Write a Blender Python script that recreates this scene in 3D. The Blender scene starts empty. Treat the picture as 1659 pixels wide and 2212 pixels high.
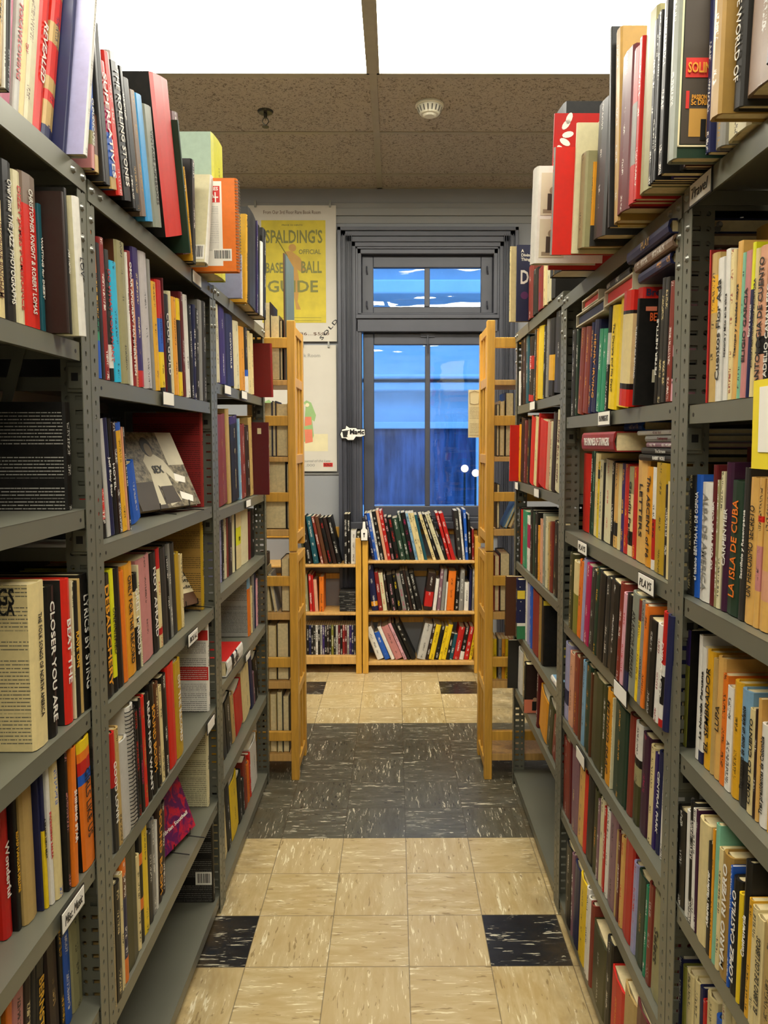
import bpy, bmesh, math, random
from mathutils import Vector, Matrix, Euler
random.seed(7)
SC = bpy.context.scene
COL = SC.collection
# ------------------------------------------------------------------ camera
CW, CH = 1659.0, 2212.0
F_PX, PITCH, YAW, ROLL = 1631.96, 0.0684617, 0.0045656, -0.0012233
U0, V0 = 860.34, 1067.89
cam_d = bpy.data.cameras.new('camera'); cam = bpy.data.objects.new('camera', cam_d); COL.objects.link(cam)
cp, sp, cy, sy = math.cos(PITCH), math.sin(PITCH), math.cos(YAW), math.sin(YAW)
fw = Vector((sy*cp, cy*cp, -sp)); rt = Vector((cy, -sy, 0)); up = rt.cross(fw)
r2 = rt*math.cos(ROLL) + up*math.sin(ROLL); u2 = up*math.cos(ROLL) - rt*math.sin(ROLL)
M = Matrix((r2, u2, -fw)).transposed().to_4x4(); M.translation = Vector((-0.03797, -2.69435, 1.45556))
cam.matrix_world = M
cam_d.sensor_fit = 'HORIZONTAL'; cam_d.sensor_width = 36.0
cam_d.lens = 36.0*F_PX/CW
cam_d.shift_x = (CW/2-U0)/CW; cam_d.shift_y = (V0-CH/2)/CW
cam_d.clip_start = 0.02
SC.camera = cam
# ------------------------------------------------------------------ colour management, world
SC.view_settings.view_transform = 'Standard'; SC.view_settings.look = 'None'
SC.view_settings.gamma = 1.0; SC.view_settings.use_curve_mapping = False
SC.view_settings.exposure = 0.46
W = bpy.data.worlds.new('dusk'); SC.world = W; W.use_nodes = True
W.node_tree.nodes['Background'].inputs[0].default_value = (0.14, 0.42, 1.0, 1)
W.node_tree.nodes['Background'].inputs[1].default_value = 2.7
LAMP_STRENGTH = 15.0
LAMP_NEAR = 15.0

# ------------------------------------------------------------------ materials
def srgb(h):
    r = [int(h[i:i+2], 16)/255 for i in (0, 2, 4)]
    return tuple(((c/12.92) if c <= .04045 else ((c+.055)/1.055)**2.4) for c in r)
class N:
    def __init__(s, name, rough=.5, metal=0, coat=0):
        s.m = bpy.data.materials.new(name); s.m.use_nodes = True; s.t = s.m.node_tree
        s.b = s.t.nodes['Principled BSDF']; s.b.inputs['Roughness'].default_value = rough; s.b.inputs['Metallic'].default_value = metal
        if coat: s.b.inputs['Coat Weight'].default_value = coat
    def n(s, typ, **kw):
        x = s.t.nodes.new(typ)
        for k, v in kw.items():
            if k.startswith('_'): setattr(x, k[1:], v)
        return x
    def set(s, sock, v):
        if hasattr(v, 'is_output') or isinstance(v, bpy.types.NodeSocket): s.t.links.new(v, sock)
        else:
            if isinstance(v, tuple) and len(v) == 3 and sock.type == 'RGBA': v = (*v, 1)
            sock.default_value = v
    def math(s, op, a, b=None, c=None, clamp=False):
        x = s.t.nodes.new('ShaderNodeMath'); x.operation = op; x.use_clamp = clamp
        for i, v in enumerate((a, b, c)):
            if v is not None: s.set(x.inputs[i], v)
        return x.outputs[0]
    def mix(s, f, a, b, typ='MIX'):
        x = s.t.nodes.new('ShaderNodeMix'); x.data_type = 'RGBA'; x.blend_type = typ
        s.set(x.inputs[0], f); s.set(x.inputs[6], a); s.set(x.inputs[7], b); return x.outputs[2]
    def noise(s, vec, scale=5, detail=2, rough=.5, dist=0):
        x = s.t.nodes.new('ShaderNodeTexNoise'); s.set(x.inputs['Vector'], vec) if vec is not None else None
        x.inputs['Scale'].default_value = scale; x.inputs['Detail'].default_value = detail; x.inputs['Roughness'].default_value = rough; x.inputs['Distortion'].default_value = dist
        return x.outputs[0]
    def comb(s, x, y, z=0.0):
        c = s.t.nodes.new('ShaderNodeCombineXYZ')
        for i, v in enumerate((x, y, z)): s.set(c.inputs[i], v)
        return c.outputs[0]
    def sep(s, v):
        c = s.t.nodes.new('ShaderNodeSeparateXYZ'); s.set(c.inputs[0], v); return c.outputs
    def coord(s, which='Object'):
        return s.t.nodes.new('ShaderNodeTexCoord').outputs[which]
    def base(s, v): s.set(s.b.inputs['Base Color'], v); return s
    def bump(s, h, strength=.2, dist=.002):
        x = s.t.nodes.new('ShaderNodeBump'); x.inputs['Strength'].default_value = strength; x.inputs['Distance'].default_value = dist
        s.set(x.inputs['Height'], h); s.t.links.new(x.outputs[0], s.b.inputs['Normal'])
def step(a, lo, hi, n):   # smooth-ish threshold
    x = n.t.nodes.new('ShaderNodeMapRange'); n.set(x.inputs[0], a); x.inputs[1].default_value = lo; x.inputs[2].default_value = hi
    return x.outputs[0]
def plain(name, hexc, rough=.5, metal=0, var=.12, scale=20, coat=0):
    n = N(name, rough, metal, coat); c = srgb(hexc)
    f = n.noise(n.coord(), scale, 3)
    f = step(f, .3, .7, n)
    n.base(n.mix(f, tuple(x*(1-var) for x in c), tuple(min(1, x*(1+var)) for x in c)))
    return n.m
def wood(name, hexc, rough=.42):
    n = N(name, rough); c = srgb(hexc); o = n.coord(); X = n.sep(o)
    v = n.comb(n.math('MULTIPLY', X[0], 60.), n.math('MULTIPLY', X[1], 60.), n.math('MULTIPLY', X[2], 5.))
    f = step(n.noise(v, 1.0, 4, .6, .6), .3, .72, n)
    g = n.noise(o, 3., 1)
    a = n.mix(f, tuple(x*.72 for x in c), tuple(min(1, x*1.12) for x in c))
    n.base(n.mix(n.math('MULTIPLY', g, .4), a, tuple(x*.8 for x in (c[0], c[1]*.85, c[2]*.7))))
    return n.m
M_ = {}
M_['metal'] = plain('grey_enamel_steel', '706f60', .40, .25, .07, 6)
M_['metal_shade'] = plain('shaded_steel_back', '14120f', .6, .2)  # near-black tone paints deep shade into the shelf interiors
M_['bolt'] = plain('bolt_steel', '8e8d84', .35, .6)
M_['wood'] = wood('birch_wood', 'dba63f')
M_['wood_pale'] = wood('pale_birch_edge', 'd4a860')
M_['wall'] = plain('wall_paint_grey', '8f9091', .7, 0, .04, 3)
M_['wall_rail'] = plain('wall_rail_paint', '8d8c88', .6, 0, .04, 3)
M_['trim'] = plain('slate_blue_gloss_paint', '45464e', .38, 0, .10, 8)
M_['paper'] = plain('white_paper', 'e9e4d6', .7, 0, .03, 15)
M_['paper_cream'] = plain('cream_paper', 'd9cda0', .7, 0, .05, 15)
M_['dimmed_poster_paper'] = plain('dimmed_poster_paper', 'c9c2b2', .6, 0, .03, 8); M_['dimmed_poster_yellow'] = plain('dimmed_yellow_print', 'c9b52a', .6, 0, .12, 14)  # both tones lowered to paint in the dim light at the back wall
M_['dark_bolt'] = plain('dark_fitting', '3a382f', .35, .6)
M_['pages'] = plain('page_edges', 'dcc998', .8, 0, .10, 90)
M_['black'] = plain('black_print', '15130f', .45, 0, .05)
M_['white'] = plain('white_print', 'f0ece0', .5, 0, .03)
M_['plastic'] = plain('white_plastic', 'e4e0cc', .4, 0, .02)
M_['brass'] = plain('dull_brass', '8a6d2a', .4, .7)
M_['tbar'] = plain('ceiling_tbar', 'a39a84', .5, 0, .05)
M_['yellow_card'] = plain('yellow_card', 'e6cf28', .5, 0, .04)
M_['leather'] = plain('brown_leather', '6d5540', .6, 0, .2, 40)
M_['board'] = plain('slate_board', '5a6a68', .7, 0, .12, 6)
for k, h in dict(red='c8281e', pink='d0205a', yellow='e8cc38', amber='d8962a', blue='2c6ab8', green='2f7a4a', navy='1c2040', gold='b88a3a', brown='5a3a20', orange='d85a20', grey='8a8880', mint='a8bfa4', sepia='8a7a60', dsep='3c3226', cream='e0d2a8', skin='b89070', olive='77742e', purple='5a1858', tea='2e7870', lime='8cb832', beige='c8bea0', palered='d87858', palegreen='90b070').items():
    M_['c_'+k] = plain('print_'+k, h, .55, 0, .06)

def emis(name, col, st):
    n = N(name); n.set(n.b.inputs['Emission Color'], (*col, 1)); n.b.inputs['Emission Strength'].default_value = st
    n.base((.8, .8, .8)); return n.m
M_['diffuser'] = emis('lamp_diffuser', (1.0, .96, .84), LAMP_STRENGTH)
M_['diffuser_near'] = emis('lamp_diffuser_near', (1.0, .96, .84), LAMP_NEAR)
M_['street_lamp'] = emis('globe_lamp', (1.0, .62, .14), 1.1)

# floor tiles: nine inch vinyl asbestos pattern
T = .2286
def floor_mat():
    n = N('marbled_vinyl_tiles', .28); X = n.sep(n.coord())
    tx, ty = n.math('DIVIDE', X[0], T), n.math('DIVIDE', X[1], T)
    ix, iy = n.math('FLOOR', tx), n.math('FLOOR', ty)
    fx, fy = n.math('SUBTRACT', tx, ix), n.math('SUBTRACT', ty, iy)
    rm = n.math('FLOORED_MODULO', iy, 10.) ; cm = n.math('FLOORED_MODULO', ix, 4.)
    dark = n.math('LESS_THAN', rm, 4.5)
    blk = n.math('MULTIPLY', n.math('COMPARE', rm, 7., .2), n.math('COMPARE', cm, 1., .2))
    par = n.math('FLOORED_MODULO', n.math('ADD', ix, iy), 2.)
    rnd = n.t.nodes.new('ShaderNodeTexWhiteNoise'); rnd.noise_dimensions = '2D'; n.set(rnd.inputs['Vector'], n.comb(ix, iy))
    rv = rnd.outputs['Value']
    # streak direction alternates tile by tile
    a = n.math('ADD', n.math('MULTIPLY', fx, n.math('SUBTRACT', 1., par)), n.math('MULTIPLY', fy, par))
    b = n.math('ADD', n.math('MULTIPLY', fy, n.math('SUBTRACT', 1., par)), n.math('MULTIPLY', fx, par))
    off = n.math('MULTIPLY', rv, 57.)
    v1 = n.comb(n.math('ADD', n.math('MULTIPLY', a, 3.6), off), n.math('MULTIPLY', b, 30.), off)
    s1 = n.noise(v1, 1.0, 3, .6, .8)
    v2 = n.comb(n.math('ADD', n.math('MULTIPLY', a, 2.0), off), n.math('MULTIPLY', b, 9.), n.math('ADD', off, 9.))
    s2 = n.noise(v2, 1.0, 3, .6, .5)
    v3 = n.comb(n.math('MULTIPLY', a, 5.), n.math('MULTIPLY', b, 24.), n.math('ADD', off, 3.))
    s3 = n.noise(v3, 1.0, 2, .5, .5)
    vein = n.math('MULTIPLY', step(s1, .585, .615, n), step(s2, .50, .55, n))
    dv = step(s3, .66, .69, n)
    soft = step(s2, .35, .65, n)
    beige = n.mix(soft, srgb('b99f69'), srgb('cdb98a')); beige = n.mix(n.math('MULTIPLY', rv, .6), beige, srgb('c2ac80'))
    grey = n.mix(soft, srgb('4f4b3d'), srgb('626052'))
    black = n.mix(soft, srgb('14161a'), srgb('1e2125'))
    col = n.mix(dark, beige, grey); col = n.mix(blk, col, black)
    veincol = n.mix(n.math('MAXIMUM', dark, blk), srgb('f0e6c2'), srgb('d8d2b6'))
    col = n.mix(n.math('MULTIPLY', vein, .85), col, veincol)
    dvc = n.mix(n.math('MAXIMUM', dark, blk), srgb('8d7448'), srgb('201f1c'))
    col = n.mix(n.math('MULTIPLY', dv, .8), col, dvc)
    # seams and grime along the shelving
    e = n.math('MINIMUM', n.math('MINIMUM', fx, n.math('SUBTRACT', 1., fx)), n.math('MINIMUM', fy, n.math('SUBTRACT', 1., fy)))
    seam = n.math('LESS_THAN', e, .0065)
    col = n.mix(n.math('MULTIPLY', seam, .6), col, srgb('3a2f20'))
    sc = n.noise(n.coord(), 9., 4, .7)
    edge = n.math('SUBTRACT', n.math('ABSOLUTE', n.math('ADD', X[0], .06)), .40)
    g = n.math('MULTIPLY', step(edge, 0., .14, n), step(sc, .35, .6, n))
    col = n.mix(n.math('MULTIPLY', g, .55), col, srgb('5c4a2c'))
    n.base(col)
    r = n.noise(n.coord(), 30., 4, .7)
    n.set(n.b.inputs['Roughness'], n.math('ADD', n.math('MULTIPLY', r, .25), .2))
    n.bump(n.math('ADD', n.noise(n.coord(), 8., 2), n.math('MULTIPLY', seam, -1.)), .12, .001)
    return n.m
M_['floor'] = floor_mat()
def ceil_mat():
    n = N('fissured_ceiling_tile', .9); o = n.coord()
    w = n.noise(o, 75., 3, .6, 1.5); w2 = n.noise(o, 30., 3, .6, 2.5)
    f = n.math('MAXIMUM', step(w, .57, .61, n), step(w2, .60, .63, n))
    n.base(n.mix(n.math('MULTIPLY', f, .75), srgb('b3a899'), srgb('51473c'))); n.bump(f, .4, .002)
    return n.m
M_['ceil'] = ceil_mat()
def book_mat():
    n = N('printed_cover', .42); n.b.inputs['Specular IOR Level'].default_value = .35
    ca = n.t.nodes.new('ShaderNodeAttribute'); ca.attribute_name = 'cov'
    ia = n.t.nodes.new('ShaderNodeAttribute'); ia.attribute_name = 'ink'
    uvn = n.t.nodes.new('ShaderNodeUVMap'); uvn.uv_map = 'uv'; X = n.sep(uvn.outputs[0])
    u, v = X[0], X[1]
    # lettering down the spine: u runs 0..1 across, v in metres
    wd_ = n.math('MULTIPLY', ca.outputs['Alpha'], .1); um = n.math('MULTIPLY', n.math('SUBTRACT', u, .5), wd_)
    l = n.noise(n.comb(n.math('MULTIPLY', um, 190.), n.math('MULTIPLY', v, 420.), n.math('MULTIPLY', v, 3.)), 1., 1, .5)
    env = n.noise(n.comb(0., n.math('MULTIPLY', v, 14.), 0.), 1., 1, .5)
    inside = n.math('LESS_THAN', n.math('ABSOLUTE', um), n.math('MINIMUM', n.math('MULTIPLY', wd_, .27), .0052))
    let = n.math('MULTIPLY', n.math('MULTIPLY', step(l, .49, .53, n), step(env, .50, .515, n)), inside)
    # paragraphs of small print: both in metres
    row = n.math('LESS_THAN', n.math('FRACT', n.math('MULTIPLY', v, 170.)), .30)
    wd = n.noise(n.comb(n.math('MULTIPLY', u, 330.), n.math('FLOOR', n.math('MULTIPLY', v, 170.)), 0.), 1., 1, .5)
    pg = n.noise(n.comb(0., n.math('MULTIPLY', n.math('FLOOR', n.math('MULTIPLY', v, 170.)), .23), 4.), 1., 0, .5)
    par = n.math('MULTIPLY', n.math('MULTIPLY', row, step(wd, .40, .46, n)), step(pg, .42, .44, n))
    st = ia.outputs['Alpha']
    isl = n.math('GREATER_THAN', st, .8); isp = n.math('COMPARE', st, .5, .1)
    m = n.math('ADD', n.math('MULTIPLY', let, isl), n.math('MULTIPLY', par, isp))
    wear = step(n.noise(n.coord(), 60., 4, .6), .3, .75, n)
    c = n.mix(n.math('MULTIPLY', wear, .5), ca.outputs['Color'], n.mix(.30, ca.outputs['Color'], (.05, .04, .03), 'MIX'))
    c = n.mix(n.math('MULTIPLY', m, .85), c, ia.outputs['Color'])
    n.base(c)
    r = n.noise(n.coord(), 6., 2); n.set(n.b.inputs['Roughness'], n.math('ADD', n.math('MULTIPLY', r, .4), .26))
    return n.m
M_['book'] = book_mat()

CLR = dict(blk='0d0c0a', dgr='2a2824', gry='85827a', lgr='b9b5ab', wht='ded9cc', ivy='d3c99f', crm='dcc88e', cam='d6a758', tan='b99a5c', brn='59331b', dbr='2b1913', rbr='7e2e20', red='b81c16', brd='cf2416', mar='5c1218', dre='861c1a', pnk='d8a0a8', mag='ad1552', ora='e2741a', ylo='dda51e', yel='e6c318', lem='d9d51b', olv='7d7a2c', grn='2d8a62', dgn='1d3626', tea='144e58', cyn='22aed0', sky='3f9cd6', blu='1c55b0', nav='181d45', lbl='7ba3bd', pur='32205e', lav='9a97b8', lvw='bdb5b0', ros='bf7d78', sal='d49a78', mus='b8931a', amb='dc951f', khk='968f63', ggr='85897a', dol='3c3b1c', tau='7a6656', mav='7f5c66', gol='a5803c', lbr='7b614b', dpu='3a1530', mnt='7db896', min='a8bfa8', grb='8')
CLR['grb'] = '888888'; CLR['ici'] = CLR['wht']
CNAME = dict(blk='black', dgr='charcoal', gry='grey', lgr='pale grey', wht='white', ivy='ivory', crm='cream', cam='honey coloured', tan='tan', brn='brown', dbr='dark brown', rbr='red-brown', red='red', brd='bright red', mar='maroon', dre='dark red', pnk='pink', mag='magenta', ora='orange', ylo='golden yellow', yel='yellow', lem='lemon yellow', olv='olive yellow', grn='sea green', dgn='dark green', tea='teal', cyn='cyan', sky='sky blue', blu='blue', nav='navy', lbl='light blue', pur='purple', lav='lavender', lvw='stone white', ros='dusty rose', sal='salmon', mus='mustard', amb='amber', khk='khaki', ggr='grey-green', dol='dark olive', tau='taupe', mav='mauve', gol='antique gold', lbr='light brown', dpu='deep purple', mnt='mint green')
PRINT = {}
def ink_mat(k):
    if k not in PRINT: PRINT[k] = plain('ink_'+k, CLR.get(k, 'e8e0cc'), .5, 0, .03)
    return PRINT[k]

# ------------------------------------------------------------------ mesh helpers
def link(name, me, mat=None, parent=None, matrix=None):
    o = bpy.data.objects.new(name, me); COL.objects.link(o)
    if mat is not None: me.materials.append(mat)
    if parent is not None: o.parent = parent
    if matrix is not None:
        if parent is not None: o.matrix_local = matrix
        else: o.matrix_world = matrix
    return o
class MB:
    def __init__(s): s.v = []; s.f = []
    def add(s, vs, fs):
        k = len(s.v); s.v += [tuple(x) for x in vs]; s.f += [tuple(i+k for i in f) for f in fs]; return s
    def box(s, x0, x1, y0, y1, z0, z1):
        if x0 > x1: x0, x1 = x1, x0
        if y0 > y1: y0, y1 = y1, y0
        if z0 > z1: z0, z1 = z1, z0
        return s.add([(x0,y0,z0),(x1,y0,z0),(x1,y1,z0),(x0,y1,z0),(x0,y0,z1),(x1,y0,z1),(x1,y1,z1),(x0,y1,z1)],
              [(0,3,2,1),(4,5,6,7),(0,1,5,4),(1,2,6,5),(2,3,7,6),(3,0,4,7)])
    def cyl(s, c, r, axis, l, n=12, r2=None):
        r2 = r if r2 is None else r2
        A = {'x': (Vector((0,1,0)), Vector((0,0,1)), Vector((1,0,0))), 'y': (Vector((0,0,1)), Vector((1,0,0)), Vector((0,1,0))), 'z': (Vector((1,0,0)), Vector((0,1,0)), Vector((0,0,1)))}[axis]
        c = Vector(c); vs = []
        for q, rr in ((0, r), (l, r2)):
            for i in range(n):
                t = 2*math.pi*i/n; vs.append(c + A[2]*q + A[0]*rr*math.cos(t) + A[1]*rr*math.sin(t))
        fs = [tuple(range(n))[::-1], tuple(range(n, 2*n))] + [(i, (i+1) % n, n+(i+1) % n, n+i) for i in range(n)]
        return s.add(vs, fs)
    def tube(s, pts, r, n=6):
        pts = [Vector(p) for p in pts]; vs = []; fs = []
        for i, p in enumerate(pts):
            d = (pts[min(i+1, len(pts)-1)] - pts[max(i-1, 0)]).normalized()
            a = d.orthogonal().normalized() if i == 0 else (a - d*a.dot(d)).normalized()
            b = d.cross(a)
            for j in range(n): t = 2*math.pi*j/n; vs.append(p + a*r*math.cos(t) + b*r*math.sin(t))
        for i in range(len(pts)-1):
            for j in range(n): fs.append((i*n+j, i*n+(j+1) % n, (i+1)*n+(j+1) % n, (i+1)*n+j))
        fs += [tuple(range(n))[::-1], tuple(range((len(pts)-1)*n, len(pts)*n))]
        return s.add(vs, fs)
    def poly(s, pts, th, axis=1):   # flat outline in local x,z extruded along y by th
        n = len(pts); vs = [(x, 0, z) for x, z in pts] + [(x, th, z) for x, z in pts]
        return s.add(vs, [tuple(range(n)), tuple(range(n, 2*n))[::-1]] + [(i, n+i, n+(i+1) % n, (i+1) % n) for i in range(n)])
    def mesh(s, name):
        me = bpy.data.meshes.new(name); me.from_pydata(s.v, [], s.f); me.update(); return me
    def obj(s, name, mat, parent=None, matrix=None, bevel=0, seg=2, solid=0):
        o = link(name, s.mesh(name), mat, parent, matrix)
        if solid:
            m = o.modifiers.new('thick', 'SOLIDIFY'); m.thickness = solid; m.offset = 0
        if bevel:
            m = o.modifiers.new('edge', 'BEVEL'); m.width = bevel; m.segments = seg; m.limit_method = 'ANGLE'; m.angle_limit = .6
        return o
def empty(name, loc=(0, 0, 0), rz=0):
    o = bpy.data.objects.new(name, None); COL.objects.link(o); o.location = loc; o.rotation_euler = (0, 0, rz); o.empty_display_size = .05; return o
def tag(o, label, cat, group=None):
    o['label'] = label; o['category'] = cat
    if group: o['group'] = group
    return o
def struct(o): o['kind'] = 'structure'; return o
def TR(x, y, z, rz=0, ry=0, rx=0): return Matrix.Translation((x, y, z)) @ Euler((rx, ry, rz)).to_matrix().to_4x4()
def frame(o, ex, ey):  # matrix with columns ex, ey, ex x ey
    ex = Vector(ex).normalized(); ey = Vector(ey); ey = (ey - ex*ey.dot(ex)).normalized(); ez = ex.cross(ey)
    m = Matrix((ex, ey, ez)).transposed().to_4x4(); m.translation = Vector(o); return m
def text_mesh(name, s, bw, bh, mat, parent=None, matrix=None, bold=.02, align=(.5, .5), maxstretch=1.9, shear=0, sp=1.0):
    """Lettering in the local xy plane, fitted into bw x bh about the origin."""
    cu = bpy.data.curves.new(name, 'FONT'); cu.body = s; cu.offset = bold; cu.extrude = .004; cu.resolution_u = 2; cu.shear = shear; cu.space_character = sp
    o = bpy.data.objects.new(name, cu)
    me = bpy.data.meshes.new_from_object(o); bpy.data.objects.remove(o); bpy.data.curves.remove(cu)
    if not me.vertices: return None
    xs = [v.co.x for v in me.vertices]; ys = [v.co.y for v in me.vertices]
    x0, x1, y0, y1 = min(xs), max(xs), min(ys), max(ys); w, h = x1-x0, y1-y0
    sy_ = bh/h; sx_ = min(bw/w, sy_*maxstretch)
    sy_ = min(sy_, sx_*1.7)
    for v in me.vertices:
        v.co.x = (v.co.x-(x0+x1)/2)*sx_ + (.5-align[0])*w*sx_*1; v.co.y = (v.co.y-(y0+y1)/2)*sy_; v.co.z = v.co.z*.06
    me.name = name; me.materials.clear()
    return link(name, me, mat, parent, matrix)

# ------------------------------------------------------------------ books
def parse_bands(base, s):
    lv = [(0., base)]
    if s and s != '-':
        for p in s.split(','):
            a, c = p.split(':'); lv.append((float(a), c))
    lv.sort(key=lambda t: t[0]); out = []
    for i, (a, c) in enumerate(lv):
        b = lv[i+1][0] if i+1 < len(lv) else 1.
        if b-a > 1e-4: out.append((a, b, c))
    return out
def lin(k, jit=0):
    c = srgb(CLR.get(k, '808080')); j = 1+random.uniform(-jit, jit); return tuple(min(1, x*j) for x in c)
def cover_geo(w, h, d, base, ink, side, bands, lined=False, soft=False):
    """vertices, faces and per-face (cover colour, ink colour+style, uvs) of one book cover; spine at y=0, book stands on z=0"""
    t = min(.0028 if not soft else .0009, w*.18); r = min(.006 if not soft else .002, w*.3)
    outer = [(0, d), (0, r), (w*.12, r*.35), (w*.5, 0), (w*.88, r*.35), (w, r), (w, d)]
    inner = [(t, d), (t, r+t), (w*.5, t), (w-t, r+t), (w-t, d)]
    V = []; F = []; A = []
    segs = parse_bands(base, bands)
    zs = [h*(1-segs[0][0])] + [h*(1-b) for a, b, c in segs]
    vo = random.uniform(0, 60)
    no, ni = len(outer), len(inner)
    for z in zs: V += [(x, y, z) for x, y in outer]
    ic = lin(ink) if ink not in ('-', '') else None
    for k, (a, b, c) in enumerate(segs):
        col = lin(c, .05)
        for j in range(no-1):
            i0, i1 = k*no+j, k*no+j+1; i2, i3 = (k+1)*no+j+1, (k+1)*no+j
            F.append((i0, i1, i2, i3)); sp_ = 1 <= j <= 4
            cc = col if (sp_ or side in ('-', '')) else lin(side)
            if not sp_ and side in ('-', '') and (bands not in ('-', '')): cc = col
            us = [outer[j][0]/w, outer[j+1][0]/w] if sp_ else [outer[j][1]+.01, outer[j+1][1]+.01]
            st = (1. if ic else 0.) if sp_ else (.5 if lined else 0.)
            A.append((cc, (ic or (.05, .05, .05)), st, [(us[0], zs[k]+vo), (us[1], zs[k]+vo), (us[1], zs[k+1]+vo), (us[0], zs[k+1]+vo)], w))
    b0 = len(V)
    for z in (h, 0): V += [(x, y, z) for x, y in inner]
    for j in range(ni-1):
        F.append((b0+j+1, b0+j, b0+ni+j, b0+ni+j+1)); A.append((lin(base), (0, 0, 0), 0., [(0, 0)]*4))
    last = (len(zs)-1)*no
    for oz, iz, fl in ((0, b0, False), (last, b0+ni, True)):
        # ring between outer 7 and inner 5
        for poly in ((0, 1, ('i', 1), ('i', 0)), (1, 2, 3, ('i', 2), ('i', 1)), (3, 4, 5, ('i', 3), ('i', 2)), (5, 6, ('i', 4), ('i', 3))):
            f = [iz+p[1] if isinstance(p, tuple) else oz+p for p in poly]
            if not fl: f = f[::-1]
            F.append(tuple(f)); A.append((lin(segs[-1 if fl else 0][2]), (0, 0, 0), 0., [(0, 0)]*len(f)))
    for (o_, i_) in ((0, 0), (no-1, ni-1)):
        F.append((o_, b0+i_, b0+ni+i_, last+o_)); A.append((lin(base), (0, 0, 0), 0., [(0, 0)]*4))
    return V, F, A
def page_geo(w, h, d, soft=False):
    t = min(.0028 if not soft else .0009, w*.18); g = .0035 if not soft else .0006
    x0, x1, y0, y1, z0, z1 = t*1.02, w-t*1.02, t+min(.006, w*.3)+.0005, d-.003, g, h-g
    return [(x0,y0,z0),(x1,y0,z0),(x1,y1,z0),(x0,y1,z0),(x0,y0,z1),(x1,y0,z1),(x1,y1,z1),(x0,y1,z1)], [(0,3,2,1),(4,5,6,7),(0,1,5,4),(1,2,6,5),(2,3,7,6),(3,0,4,7)]
def attr_mesh(name, V, F, A, wdt=.03):
    me = bpy.data.meshes.new(name); me.from_pydata(V, [], F)
    ca = me.color_attributes.new('cov', 'FLOAT_COLOR', 'CORNER'); ia = me.color_attributes.new('ink', 'FLOAT_COLOR', 'CORNER'); uv = me.uv_layers.new(name='uv')
    k = 0; cd = []; idd = []; ud = []
    for f, aa in zip(F, A):
        c, ik, st, uvs = aa[:4]; wdt = aa[4] if len(aa) > 4 else wdt
        for q in range(len(f)):
            cd += [*c, wdt*10]; idd += [*ik, st]; ud += list(uvs[q])
    ca.data.foreach_set('color', cd); ia.data.foreach_set('color', idd); uv.data.foreach_set('uv', ud)
    me.update(); return me
XL, XR = -.58, .466
def wall_matrix(side, yn, w, z, lean, dx):
    if side == 'L':
        return Matrix.Translation((XL+dx, yn, z + (w*math.sin(lean) if lean > 0 else 0))) @ Euler((0, lean, math.pi/2)).to_matrix().to_4x4()
    if side == 'R':
        return Matrix.Translation((XR-dx, yn+w, z + (w*math.sin(-lean) if lean < 0 else 0))) @ Euler((0, -lean, -math.pi/2)).to_matrix().to_4x4()
    return Matrix.Translation((yn, 2.02, z + (w*math.sin(lean) if lean > 0 else 0))) @ Euler((0, lean, 0)).to_matrix().to_4x4()
def spine_title(b, title, w, h, ink, up=False, frac=.64):
    c = Vector((w*.5, -.0009, h*.5))
    m = frame(c, (0, 0, 1), (-1, 0, 0)) if up else frame(c, (0, 0, -1), (1, 0, 0))
    rr_ = random.random()
    return text_mesh('spine_title', title, h*(.62+.24*rr_), min(w*(frac-.16*rr_), .019), ink_mat(ink), b, m, bold=.015*rr_, maxstretch=.75+.6*rr_)
def make_book(name, mat4, w, h, d, base, ink='-', side='-', bands='-', title='', up=False, lined=False, soft=None):
    if soft is None: soft = w < .018
    if ink == 'non': ink = '-'
    elif not title and ink == '-' and random.random() < .45:
        l = sum(lin(base)); ink = random.choice(['wht', 'crm', 'gol', 'lgr']) if l < .8 else random.choice(['blk', 'dbr', 'dre', 'nav'])
    V, F, A = cover_geo(w, h, d, base, '-' if title else ink, side, bands, lined, soft)
    o = link(name, attr_mesh(name, V, F, A), M_['book'], None, mat4)
    pv, pf = page_geo(w, h, d, soft); pm = bpy.data.meshes.new('page_block'); pm.from_pydata(pv, [], pf)
    link('page_block', pm, M_['pages'], o, Matrix.Identity(4))
    if title: spine_title(o, title, w, h, ink if ink != '-' else 'wht', up)
    return o
# ------------------------------------------------------------------ the room
ZC = 3.06; YB = 2.2
def quad_struct(name, pts, mat):
    o = MB().add(pts, [(0, 1, 2, 3)]).obj(name, mat); return struct(o)
quad_struct('floor', [(-3.2, -5.5, 0), (3.2, -5.5, 0), (3.2, YB+.02, 0), (-3.2, YB+.02, 0)], M_['floor'])
struct(MB().box(-3.2, -3.1, -5.5, YB, 0, ZC+.2).obj('wall_left', M_['wall']))
struct(MB().box(3.1, 3.2, -5.5, YB, 0, ZC+.2).obj('wall_right', M_['wall']))
struct(MB().box(-3.2, 3.2, -5.6, -5.5, 0, ZC+.2).obj('wall_behind', M_['wall']))
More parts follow.
